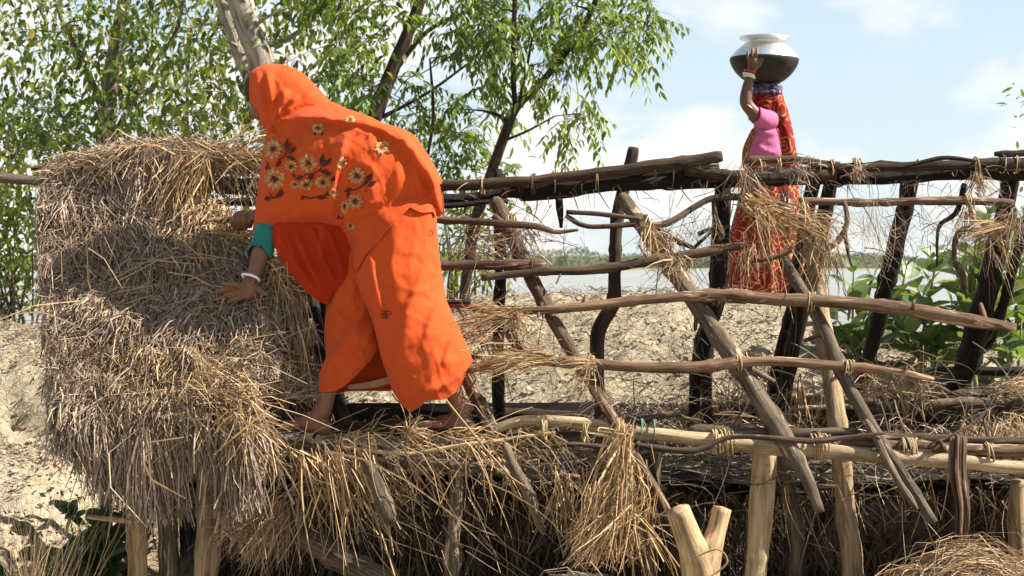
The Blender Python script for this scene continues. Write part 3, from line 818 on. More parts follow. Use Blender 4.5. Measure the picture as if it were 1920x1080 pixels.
# ------------------------------------------------------------------ straw and thatch
M['old_straw'] = straw_mat('old_smoked_straw', 0.33)  # dark copy of the straw: shade under the eave put into its colour
M['soot_wall'] = wood_mat('smoked_thatch', (0.008, 0.006, 0.004), (0.022, 0.016, 0.011), (0.05, 0.036, 0.024))  # near-black thatch, the gloom of the interior painted into the wall colour
class Straw:
    """collects straws, then becomes one mesh"""
    def __init__(s): s.a, s.b, s.c, s.w, s.t = [], [], [], [], []
    def add(s, P0, P1, bend, w, tone):
        n = len(P0)
        s.a.append(P0); s.b.append(P1); s.c.append(bend)
        s.w.append(np.broadcast_to(np.asarray(w, float), (n,))); s.t.append(np.broadcast_to(np.asarray(tone, float), (n,)))
        return s
    def strew(s, n, px, py, D, L, ang, sd, tone, w=(0.0025, 0.0055), dep=0.35, sag=0.06, tonesd=0.15, uniform=True):
        """n straws with their upper ends spread over a picture box at distance D, leaning by ang (degrees, 0 = right, 90 = down)"""
        x = rng.uniform(px[0], px[1], n); y = rng.uniform(py[0], py[1], n)
        d = rng.uniform(D[0], D[1], n) if isinstance(D, tuple) else (D(y) if callable(D) else np.full(n, float(D)))
        P0 = PA(x, y, d)
        l = rng.uniform(L[0], L[1], n)
        a = np.radians(rng.normal(ang, sd, n))
        v = np.stack([np.cos(a), rng.normal(0, dep, n), -np.sin(a)], 1)
        v /= np.linalg.norm(v, axis=1)[:, None]
        P1 = P0 + v * l[:, None]
        bend = rng.normal(0, 0.05, (n, 3)) * l[:, None]
        bend[:, 2] += sag * l * np.abs(np.cos(a))
        return s.add(P0, P1, bend, rng.uniform(w[0], w[1], n), np.clip(rng.normal(tone, tonesd, n), 0, 1))
    def fan(s, n, c, D, L, ang, sd, tone, spread=6, w=(0.002, 0.0045), sag=0.08, dep=0.3):
        """n straws from one tied point"""
        P0 = PA(c[0] + rng.normal(0, spread, n), c[1] + rng.normal(0, spread, n), np.full(n, D) + rng.normal(0, 0.012, n))
        l = rng.uniform(L[0], L[1], n)
        a = np.radians(rng.normal(ang, sd, n))
        v = np.stack([np.cos(a), rng.normal(-0.05, dep, n), -np.sin(a)], 1)
        v /= np.linalg.norm(v, axis=1)[:, None]
        P1 = P0 + v * l[:, None]
        P1[:, 2] -= sag * l
        bend = rng.normal(0, 0.05, (n, 3)) * l[:, None]
        bend[:, 2] += sag * l * 0.6
        return s.add(P0, P1, bend, rng.uniform(w[0], w[1], n), np.clip(rng.normal(tone, 0.12, n), 0, 1))
    def one(s, pts, w=0.005, tone=0.8):
        pts = [np.array(P(*p)) for p in pts]
        if len(pts) == 2: m = (pts[0] + pts[1]) / 2
        else: m = pts[1]
        b = (m - (pts[0] + pts[-1]) / 2) 
        return s.add(pts[0][None], pts[-1][None], b[None], [w], [tone])
    def build(s, name, parent=None, seg=3, mat=None, **kw):
        me = straw_mesh(name, np.vstack(s.a), np.vstack(s.b), np.vstack(s.c), np.concatenate(s.w), np.concatenate(s.t), seg=seg)
        return link(name, me, mat or M['straw'], parent, **kw)

XL_Y = [270, 300, 330, 360, 430, 560, 700, 800, 850, 900, 950, 985]
XL_X = [250, 130, 90, 78, 72, 84, 96, 124, 140, 160, 190, 250]
XR_Y = [270, 300, 385, 410, 450, 500, 600, 680, 740, 800, 900, 985]
XR_X = [385, 388, 400, 470, 498, 525, 545, 540, 505, 496, 480, 468]
xl = lambda y: np.interp(y, XL_Y, XL_X)
xr = lambda y: np.interp(y, XR_Y, XR_X)
NRM = np.array([0, -0.8, 0.6]); DWN = np.array([0, -0.6, -0.8])

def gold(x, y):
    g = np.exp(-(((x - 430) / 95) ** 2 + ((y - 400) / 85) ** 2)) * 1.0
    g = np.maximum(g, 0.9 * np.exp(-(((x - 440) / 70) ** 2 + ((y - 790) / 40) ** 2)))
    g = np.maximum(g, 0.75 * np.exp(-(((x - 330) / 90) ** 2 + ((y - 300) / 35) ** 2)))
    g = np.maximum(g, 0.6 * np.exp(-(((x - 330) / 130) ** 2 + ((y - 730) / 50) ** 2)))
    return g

def thatch_D(y):
    """distance of the body of the thatch: roof slope, hanging straight below the eave"""
    y = np.asarray(y, float)
    return np.where(y < 800, front_D(np.minimum(y, 800)), front_D(800) - 0.02 + (y - 800) * 0.0001)

def build_thatch():
    # core slab: what shows between the straws
    ys = np.linspace(300, 845, 34); us = np.linspace(0, 1, 30)
    F, B = [], []
    for y in ys:
        x = xl(y) + 16 + us * (xr(y) - xl(y) - 40)
        p = PA(x, np.full_like(x, y), np.full_like(x, float(thatch_D(y)) - 0.01))
        nz = fbm(p, 9.0, 3, 8)
        p = p + NRM * (0.022 * nz + 0.04 * float(smooth(430, 700, y)))[:, None]
        F.append(p); B.append(PA(x, np.full_like(x, y), np.full_like(x, float(thatch_D(y)) + 0.07)))
    F = np.vstack(F); B = np.vstack(B)
    nx, ny = len(us), len(ys)
    i = np.arange(ny - 1)[:, None] * nx; j = np.arange(nx - 1)[None, :]
    Q = np.stack([i + j, i + nx + j, i + nx + j + 1, i + j + 1], -1).reshape(-1, 4)
    Q2 = Q[:, ::-1] + len(F)
    o = len(F)
    e = []
    for r in range(ny - 1):
        a, b = r * nx, (r + 1) * nx
        e.append([a, b, b + o, a + o][::-1]); a += nx - 1; b += nx - 1
        e.append([a, b, b + o, a + o])
    for c in range(nx - 1):
        e.append([c, c + 1, c + 1 + o, c + o]); c += (ny - 1) * nx
        e.append([c, c + 1, c + 1 + o, c + o][::-1])
    V = np.vstack([F, B])
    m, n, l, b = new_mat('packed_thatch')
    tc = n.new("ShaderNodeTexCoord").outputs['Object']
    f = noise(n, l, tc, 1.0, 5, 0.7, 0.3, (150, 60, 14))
    c = ramp(n, l, f, [(0.3, (0.018, 0.013, 0.009)), (0.6, (0.05, 0.036, 0.024)), (0.8, (0.11, 0.08, 0.05))])  # core coloured very dark so the gaps between straws carry painted shade
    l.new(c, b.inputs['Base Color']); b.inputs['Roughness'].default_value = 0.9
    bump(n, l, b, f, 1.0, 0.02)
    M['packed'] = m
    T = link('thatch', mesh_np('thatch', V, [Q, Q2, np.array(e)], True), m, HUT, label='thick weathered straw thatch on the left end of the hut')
    # straws: layered courses
    S = Straw()
    N = 25000
    y = rng.uniform(285, 800, N)
    u = rng.random(N)
    x = xl(y) + u * (xr(y) - xl(y) - 22)
    d = thatch_D(y)
    P0 = PA(x, y, d)
    course = (y - 285) / 118.0
    ph = course - np.floor(course)              # 0 at the top of a course, 1 at its lower lip
    P0 = P0 + NRM * (0.015 + 0.04 * smooth(430, 700, y) + 0.022 * ph * rng.random(N) + 0.04 * rng.random(N) + 0.02 * fbm(P0, 6.0, 3, 4) + 0.03 * vnoise(P0, 14.0, 48))[:, None]
    wild = rng.random(N)
    cw = vnoise(P0, 5.0, 44)
    a = rng.normal(0, 0.24, N) + 0.45 * vnoise(P0, 3.2, 41) + 0.6 * vnoise(P0, 13.0, 47) + np.where(wild < 0.16 + 0.12 * (cw > 0.2), rng.normal(0, 1.3, N), 0)
    l = rng.uniform(0.025, 0.10, N) * np.where(wild > 0.92, 2.0, 1.0)
    v = DWN * np.cos(a)[:, None] + np.array([1.0, 0, 0]) * np.sin(a)[:, None] + NRM * rng.normal(0.06, 0.13, N)[:, None]
    P1 = P0 + v * l[:, None]
    keep = (P1[:, 0] / P1[:, 1] * FPX + 960 > xl(y) - 10)
    bend = (NRM * rng.normal(0.03, 0.06, N)[:, None] + rng.normal(0, 0.05, (N, 3))) * l[:, None]
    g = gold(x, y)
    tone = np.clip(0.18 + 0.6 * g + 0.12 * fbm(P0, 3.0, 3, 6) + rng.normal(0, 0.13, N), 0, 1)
    w = rng.uniform(0.0028, 0.0066, N) * (1 + 0.25 * g)
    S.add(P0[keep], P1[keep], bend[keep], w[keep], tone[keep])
    # fine chaff
    n = 5000
    y = rng.uniform(380, 790, n); x = xl(y) + rng.random(n) * (xr(y) - xl(y) - 30)
    P0 = PA(x, y, thatch_D(y)) + NRM * (rng.uniform(0.04, 0.09, n) + 0.04 * smooth(430, 700, y))[:, None]
    v = rng.normal(size=(n, 3)); v -= (v @ NRM)[:, None] * NRM * 0.8; v /= np.linalg.norm(v, axis=1)[:, None]
    l = rng.uniform(0.02, 0.07, n)
    S.add(P0, P0 + v * l[:, None], rng.normal(0, 0.1, (n, 3)) * l[:, None], rng.uniform(0.0015, 0.0035, n), np.clip(0.25 + 0.5 * gold(x, y) + rng.normal(0, 0.15, n), 0, 1))
    # long loose straws lying over it
    S.strew(260, (100, 500), (400, 780), lambda q: thatch_D(q) - 0.13, (0.12, 0.34), 60, 60, 0.55, w=(0.003, 0.0055), dep=0.25)
    S.strew(170, (330, 460), (690, 790), (5.66, 5.78), (0.06, 0.22), 40, 45, 0.7, w=(0.003, 0.006), dep=0.2)
    S.one([(165, 465, 6.02), (195, 485, 6.0), (232, 545, 5.98)], 0.005, 0.6)
    S.one([(225, 637, 5.94), (290, 630, 5.92), (345, 612, 5.94)], 0.006, 0.85)
    S.one([(480, 640, 5.95), (540, 660, 5.9), (590, 775, 5.86)], 0.006, 0.7)
    S.one([(330, 668, 5.9), (360, 690, 5.88), (405, 715, 5.88)], 0.006, 0.5)
    S.one([(268, 866, 5.64), (285, 900, 5.62), (348, 934, 5.66)], 0.005, 0.9)
    S.one([(345, 820, 5.62), (275, 830, 5.62), (270, 870, 5.62)], 0.005, 0.9)
    # left side of the stack, seen edge on
    n = 1500
    y = rng.uniform(330, 790, n)
    x = xl(y) + rng.uniform(-2, 30, n)
    P0 = PA(x, y, thatch_D(np.minimum(y, 800)) + rng.uniform(-0.06, 0.14, n))
    l = rng.uniform(0.05, 0.15, n)
    v = np.stack([rng.normal(0.03, 0.12, n), rng.normal(-0.25, 0.2, n), np.full(n, -0.9)], 1)
    S.add(P0, P0 + v * l[:, None], rng.normal(0, 0.04, (n, 3)) * l[:, None], rng.uniform(0.0025, 0.0055, n), np.clip(rng.normal(0.12, 0.1, n), 0, 1))
    S.build('thatch_straw', T, seg=2, kind='stuff')
    # ridge cap
    S = Straw()
    n = 2600
    x = np.where(rng.random(n) < 0.9, 84 + 300 * rng.random(n) ** 0.75, rng.uniform(380, 492, n))
    top = np.interp(x, [70, 110, 170, 220, 260, 330, 370, 430, 492], [318, 306, 298, 292, 270, 266, 276, 284, 288])
    y = top + np.abs(rng.normal(0, 14, n))
    P0 = PA(x, y, 6.48 + rng.normal(0, 0.05, n))
    a = np.where(rng.random(n) < 0.55, rng.normal(40, 32, n), rng.normal(140, 32, n))
    a = np.radians(a); l = rng.uniform(0.06, 0.26, n) * np.clip((x - 20) / 160, 0.3, 1)
    v = np.stack([np.cos(a) * 0.8, rng.normal(-0.28, 0.2, n), -np.abs(np.sin(a)) * 0.6], 1)
    b = rng.normal(0, 0.05, (n, 3)) * l[:, None]; b[:, 2] += 0.10 * l
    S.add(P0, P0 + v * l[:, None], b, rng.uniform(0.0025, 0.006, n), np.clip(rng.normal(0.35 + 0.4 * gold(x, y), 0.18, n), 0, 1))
    # sheaf of grey stalks and the golden one beside it
    S.strew(620, (245, 340), (270, 300), (6.35, 6.45), (0.12, 0.36), 96, 8, 0.08, w=(0.003, 0.006), dep=0.35)
    S.strew(330, (320, 395), (285, 330), (6.31, 6.43), (0.16, 0.36), 108, 13, 0.85, w=(0.003, 0.006), dep=0.3)
    S.strew(200, (360, 480), (284, 306), (6.36, 6.50), (0.06, 0.3), 15, 40, 0.6, w=(0.003, 0.006), dep=0.3)
    S.strew(60, (380, 480), (310, 350), (6.40, 6.56), (0.04, 0.16), 90, 25, 0.4)
    S.strew(240, (385, 490), (428, 480), (6.18, 6.26), (0.05, 0.18), 35, 45, 0.85, w=(0.003, 0.0065), dep=0.2)
    S.build('ridge_straw', T, seg=2, kind='stuff')
    # eave fringe in clumps
    S = Straw()
    cl = np.array([(132, 775, 860), (154, 785, 885), (184, 790, 935), (212, 800, 950), (240, 800, 935), (264, 800, 985), (292, 805, 980), (318, 810, 975), (352, 800, 890), (380, 800, 900), (426, 800, 975), (452, 790, 960), (470, 785, 900)], float)
    for cx, y0, y1 in cl:
        n = 170
        x = cx + rng.normal(0, 6.5, n)
        y = y0 + rng.uniform(-95, 30, n)
        d = thatch_D(y) - 0.055 + 0.025 * math.sin(cx * 1.9) - rng.uniform(0, 0.05, n)
        P0 = PA(x, y, d)
        L = (y1 - y) / FPX * d * rng.uniform(0.5, 1.04, n)
        v = np.stack([rng.normal(0.05, 0.11, n), rng.normal(0.0, 0.05, n), np.full(n, -1.0)], 1)
        v[:, 0] += 0.08 * math.sin(cx * 0.7)
        P1 = P0 + v * L[:, None]
        P1[:, 1] = 5.71 + 0.03 * math.sin(cx * 1.9) + rng.uniform(-0.04, 0.04, n)
        b = rng.normal(0, 0.05, (n, 3)) * L[:, None]
        S.add(P0, P1, b, rng.uniform(0.004, 0.0095, n), np.clip(rng.normal(0.1, 0.1, n), 0, 1))
    S.strew(420, (110, 490), (770, 850), (5.66, 5.75), (0.06, 0.2), 88, 28, 0.35, w=(0.0025, 0.0055), dep=0.1)
    S.strew(150, (400, 480), (750, 830), (5.62, 5.76), (0.05, 0.2), 70, 40, 0.8, w=(0.003, 0.006), dep=0.1)
    S.one([(470, 780, 5.66), (462, 860, 5.64), (455, 975, 5.66)], 0.006, 0.95)
    S.one([(508, 762, 5.64), (440, 820, 5.62), (405, 852, 5.64)], 0.006, 0.9)
    S.strew(300, (410, 470), (930, 1010), (5.76, 5.9), (0.03, 0.12), 90, 50, 0.35)
    S.build('eave_fringe', T, seg=3, kind='stuff')
    # thin curtain of straw right of it, light showing through
    S = Straw()
    S.strew(340, (500, 560), (470, 560), (6.02, 6.16), (0.15, 0.5), 80, 7, 0.5, dep=0.12)
    S.strew(240, (540, 592), (600, 640), (5.98, 6.1), (0.15, 0.36), 84, 8, 0.55, dep=0.12)
    S.strew(120, (500, 550), (480, 545), (5.98, 6.1), (0.06, 0.16), 20, 40, 0.85, dep=0.12)
    S.strew(300, (480, 590), (700, 760), (5.9, 6.1), (0.04, 0.15), 60, 60, 0.3)
    S.build('straw_curtain', T, seg=3, kind='stuff')

build_thatch()

def build_hanging_straw():
    # straw left on the eave under her feet, hanging and sticking out
    S = Straw()
    S.strew(110, (490, 780), (815, 855), (5.70, 5.86), (0.08, 0.36), 68, 26, 0.8, w=(0.003, 0.0065), dep=0.2)
    S.strew(80, (560, 700), (830, 880), (5.68, 5.78), (0.12, 0.42), 70, 16, 0.88, w=(0.003, 0.0065), dep=0.15)
    S.strew(90, (490, 700), (860, 940), (5.76, 5.95), (0.06, 0.3), 150, 30, 0.4, dep=0.2)
    S.strew(130, (480, 1100), (810, 890), (5.80, 5.98), (0.05, 0.2), 60, 60, 0.4, dep=0.3)
    S.strew(120, (720, 1060), (800, 870), (5.68, 5.8), (0.08, 0.3), 55, 40, 0.7, w=(0.003, 0.006), dep=0.2)
    O = Straw(); O.strew(800, (480, 1240), (830, 1000), (5.98, 6.4), (0.10, 0.4), 80, 40, 0.3, dep=0.3)
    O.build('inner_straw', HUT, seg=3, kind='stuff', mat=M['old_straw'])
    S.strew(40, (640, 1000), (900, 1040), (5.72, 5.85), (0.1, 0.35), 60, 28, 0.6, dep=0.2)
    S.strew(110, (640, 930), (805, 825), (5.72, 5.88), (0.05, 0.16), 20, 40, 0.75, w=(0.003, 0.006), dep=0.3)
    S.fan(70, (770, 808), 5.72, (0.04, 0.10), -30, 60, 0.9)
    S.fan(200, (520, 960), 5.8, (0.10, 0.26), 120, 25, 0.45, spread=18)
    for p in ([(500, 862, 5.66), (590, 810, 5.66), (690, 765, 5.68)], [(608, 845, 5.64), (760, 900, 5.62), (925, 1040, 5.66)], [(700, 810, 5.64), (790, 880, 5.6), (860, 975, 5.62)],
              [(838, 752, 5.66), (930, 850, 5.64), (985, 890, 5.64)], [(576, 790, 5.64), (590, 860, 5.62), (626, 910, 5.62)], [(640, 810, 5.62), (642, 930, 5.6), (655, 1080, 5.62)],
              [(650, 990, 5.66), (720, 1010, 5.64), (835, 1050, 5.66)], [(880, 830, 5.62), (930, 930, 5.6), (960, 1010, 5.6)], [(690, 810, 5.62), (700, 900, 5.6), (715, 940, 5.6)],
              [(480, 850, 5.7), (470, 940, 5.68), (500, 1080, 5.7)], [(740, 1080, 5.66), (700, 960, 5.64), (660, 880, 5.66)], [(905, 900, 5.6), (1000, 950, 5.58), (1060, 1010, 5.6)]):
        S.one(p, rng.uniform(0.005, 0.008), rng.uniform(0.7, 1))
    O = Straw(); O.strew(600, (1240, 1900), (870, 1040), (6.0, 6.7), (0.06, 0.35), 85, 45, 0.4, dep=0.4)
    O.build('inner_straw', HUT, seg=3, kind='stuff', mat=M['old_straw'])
    S.strew(160, (1240, 1900), (860, 960), (5.85, 6.1), (0.06, 0.25), 85, 40, 0.45, dep=0.3)
    S.build('eave_straw', HUT, seg=4, kind='stuff')
    # clumps tied to the purlins
    S = Straw()
    S.fan(80, (955, 590), 5.98, (0.08, 0.26), 168, 12, 0.75, spread=7)
    S.fan(90, (960, 585), 5.98, (0.05, 0.12), 60, 50, 0.7, spread=8)
    S.fan(60, (900, 690), 5.84, (0.1, 0.28), -12, 8, 0.85, spread=6)
    S.fan(120, (1030, 672), 5.84, (0.1, 0.32), 176, 9, 0.8, spread=7)
    S.fan(70, (1110, 685), 5.84, (0.06, 0.16), 150, 35, 0.85, spread=8)
    S.strew(120, (840, 960), (430, 480), (6.2, 6.4), (0.05, 0.2), 40, 50, 0.4)
    S.strew(100, (860, 960), (590, 660), (5.95, 6.2), (0.05, 0.25), 20, 50, 0.6)
    S.fan(60, (1400, 372), 6.3, (0.10, 0.34), 28, 12, 0.85, spread=9, w=(0.003, 0.006))
    S.fan(45, (1500, 385), 6.28, (0.08, 0.3), 78, 28, 0.8, spread=12, w=(0.003, 0.006))
    S.fan(50, (1545, 430), 6.24, (0.08, 0.24), 95, 35, 0.6, spread=14)
    S.fan(60, (1540, 480), 6.2, (0.06, 0.22), 100, 22, 0.7, spread=16)
    S.fan(45, (1490, 415), 6.25, (0.1, 0.24), 20, 16, 0.85, spread=10, w=(0.003, 0.006))
    S.fan(40, (1400, 470), 6.14, (0.05, 0.14), 95, 14, 0.8, spread=12)
    S.fan(24, (1425, 400), 6.2, (0.15, 0.4), 82, 8, 0.7, spread=10)
    S.fan(80, (1395, 320), 6.4, (0.05, 0.2), 85, 25, 0.4, spread=10)
    S.fan(90, (1500, 315), 6.4, (0.03, 0.09), 90, 60, 0.25, spread=12)
    S.fan(50, (1610, 320), 6.4, (0.03, 0.08), 90, 60, 0.45, spread=10)
    S.fan(70, (1835, 330), 6.4, (0.05, 0.12), 80, 30, 0.7, spread=7)
    S.fan(50, (1845, 440), 6.22, (0.06, 0.26), 60, 40, 0.65, spread=14)
    S.fan(45, (1900, 400), 6.22, (0.08, 0.22), 100, 30, 0.5, spread=12)
    S.fan(60, (1885, 425), 6.2, (0.1, 0.24), 165, 10, 0.8, spread=6)
    S.fan(60, (1815, 395), 6.28, (0.05, 0.16), 90, 25, 0.6, spread=5)
    S.fan(80, (1250, 440), 6.2, (0.04, 0.14), 100, 50, 0.6, spread=10)
    S.fan(90, (1215, 420), 6.2, (0.05, 0.12), 90, 12, 0.75, spread=6)
    S.fan(90, (1260, 490), 6.1, (0.04, 0.12), 120, 60, 0.5, spread=9)
    S.fan(70, (985, 430), 6.2, (0.05, 0.16), 85, 30, 0.15, spread=9)
    S.strew(60, (830, 1300), (340, 372), (6.44, 6.52), (0.03, 0.10), 80, 40, 0.25)
    S.strew(90, (1290, 1900), (335, 348), (6.44, 6.52), (0.03, 0.12), 85, 38, 0.25)
    S.strew(50, (1300, 1920), (306, 318), (6.40, 6.5), (0.03, 0.08), 0, 30, 0.4)
    S.strew(130, (1560, 1680), (370, 430), (6.2, 6.4), (0.06, 0.26), 70, 40, 0.35, w=(0.0012, 0.002), sag=-0.2)
    S.strew(80, (1280, 1345), (390, 450), (6.2, 6.4), (0.06, 0.2), 100, 50, 0.3, w=(0.0012, 0.002), sag=-0.2)
    S.strew(70, (1700, 1900), (360, 420), (6.2, 6.4), (0.06, 0.26), 80, 40, 0.3, w=(0.0012, 0.002), sag=-0.2)
    for p in ([(1372, 360, 6.3), (1400, 320, 6.28), (1418, 300, 6.28)], [(1300, 370, 6.35), (1350, 350, 6.33), (1380, 310, 6.33)], [(1415, 385, 6.18), (1450, 378, 6.18), (1484, 366, 6.18)]):
        S.one(p, 0.008, 0.9)
    S.build('tied_straw', HUT, seg=3, kind='stuff')
    # straw along the rear eave
    S = Straw()
    S.strew(420, (1110, 1300), (740, 790), (6.9, 7.25), (0.06, 0.22), 90, 60, 0.25, dep=0.4)
    S.strew(170, (1340, 1470), (690, 760), (6.95, 7.2), (0.06, 0.24), 60, 60, 0.6, dep=0.4)
    S.strew(90, (1360, 1450), (660, 700), (7.0, 7.2), (0.1, 0.26), 70, 25, 0.75, dep=0.3)
    S.strew(200, (1600, 1740), (700, 745), (6.9, 7.15), (0.06, 0.2), 20, 60, 0.8, dep=0.4)
    S.strew(60, (1470, 1600), (720, 760), (7.0, 7.2), (0.06, 0.25), 0, 30, 0.5, dep=0.4)
    S.strew(240, (1850, 1980), (716, 750), (6.95, 7.15), (0.1, 0.3), 5, 22, 0.8, dep=0.4)
    S.strew(260, (1600, 1920), (790, 830), (6.1, 6.9), (0.05, 0.2), 60, 60, 0.35, dep=0.4)
    S.strew(260, (1800, 1920), (770, 825), (6.2, 6.8), (0.05, 0.16), 75, 25, 0.65, dep=0.3)
    S.strew(300, (900, 1500), (800, 830), (6.0, 6.8), (0.05, 0.22), 30, 60, 0.35, dep=0.5)
    S.strew(70, (1190, 1500), (770, 800), (5.9, 6.3), (0.06, 0.3), 30, 22, 0.6, dep=0.3)
    S.strew(30, (1470, 1570), (700, 740), (6.0, 6.2), (0.15, 0.3), 95, 12, 0.8, w=(0.003, 0.005))
    S.build('rear_eave_straw', HUT, seg=3, kind='stuff')

build_hanging_straw()

def build_loft_and_back():
    # flat layer of shade-coloured straw between the two eaves; keeps the inside dark
    S = Straw()
    n = 6500
    P0 = np.stack([rng.uniform(-1.5, 5.2, n), rng.uniform(5.95, 7.3, n), rng.uniform(0.80, 0.89, n)], 1)
    a = rng.uniform(0, 2 * np.pi, n); l = rng.uniform(0.1, 0.35, n)
    v = np.stack([np.cos(a), np.sin(a), rng.normal(-0.05, 0.12, n)], 1)
    S.add(P0, P0 + v * l[:, None], rng.normal(0, 0.04, (n, 3)) * l[:, None], rng.uniform(0.003, 0.006, n), np.clip(rng.normal(0.25, 0.15, n), 0, 1))
    xs = np.linspace(-1.45, 5.4, 90); ys = np.linspace(6.0, 7.3, 20)
    X, Y = np.meshgrid(xs, ys)
    p = np.stack([X, Y, np.zeros_like(X)], -1).reshape(-1, 3)
    p[:, 2] = 0.82 + 0.03 * fbm(p, 3.0, 3, 14)
    nx, ny = 90, 20
    i = np.arange(ny - 1)[:, None] * nx; j = np.arange(nx - 1)[None, :]
    Q = np.stack([i + j, i + j + 1, i + nx + j + 1, i + nx + j], -1).reshape(-1, 4)
    hole = fbm(p[Q].mean(1), 2.6, 3, 60) < -0.55
    Q = Q[~hole]
    p2 = p - [0, 0, 0.04]
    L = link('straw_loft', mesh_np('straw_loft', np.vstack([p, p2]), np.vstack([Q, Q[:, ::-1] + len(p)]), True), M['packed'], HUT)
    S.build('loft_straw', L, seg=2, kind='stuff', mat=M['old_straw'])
    # back wall of old thatch below the rear eave
    xs = np.linspace(-1.5, 5.6, 100); zs = np.linspace(0.0, 0.98, 16)
    X, Z = np.meshgrid(xs, zs)
    p = np.stack([X, np.full_like(X, 7.34), Z], -1).reshape(-1, 3)
    p[:, 1] += 0.05 * fbm(p, 3.0, 3, 15)
    nx, ny = 100, 16
    i = np.arange(ny - 1)[:, None] * nx; j = np.arange(nx - 1)[None, :]
    Q = np.stack([i + j, i + j + 1, i + nx + j + 1, i + nx + j], -1).reshape(-1, 4)
    p2 = p + [0, 0.06, 0]
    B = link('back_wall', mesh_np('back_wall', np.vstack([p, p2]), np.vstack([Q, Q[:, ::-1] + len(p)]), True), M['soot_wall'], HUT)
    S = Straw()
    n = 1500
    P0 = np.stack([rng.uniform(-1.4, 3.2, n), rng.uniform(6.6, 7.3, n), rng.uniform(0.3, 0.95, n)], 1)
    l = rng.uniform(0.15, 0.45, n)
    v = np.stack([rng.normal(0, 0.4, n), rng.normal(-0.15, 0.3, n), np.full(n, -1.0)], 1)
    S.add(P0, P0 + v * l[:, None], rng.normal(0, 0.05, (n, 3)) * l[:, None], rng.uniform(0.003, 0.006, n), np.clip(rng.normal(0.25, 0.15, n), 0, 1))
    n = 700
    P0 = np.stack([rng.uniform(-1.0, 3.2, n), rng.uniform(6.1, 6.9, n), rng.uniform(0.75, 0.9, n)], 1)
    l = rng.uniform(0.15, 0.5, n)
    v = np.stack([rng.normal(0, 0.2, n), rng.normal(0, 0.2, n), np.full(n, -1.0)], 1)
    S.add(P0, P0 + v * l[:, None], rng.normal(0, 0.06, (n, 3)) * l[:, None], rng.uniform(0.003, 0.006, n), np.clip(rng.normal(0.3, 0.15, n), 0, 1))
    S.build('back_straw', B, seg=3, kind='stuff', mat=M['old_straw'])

build_loft_and_back()

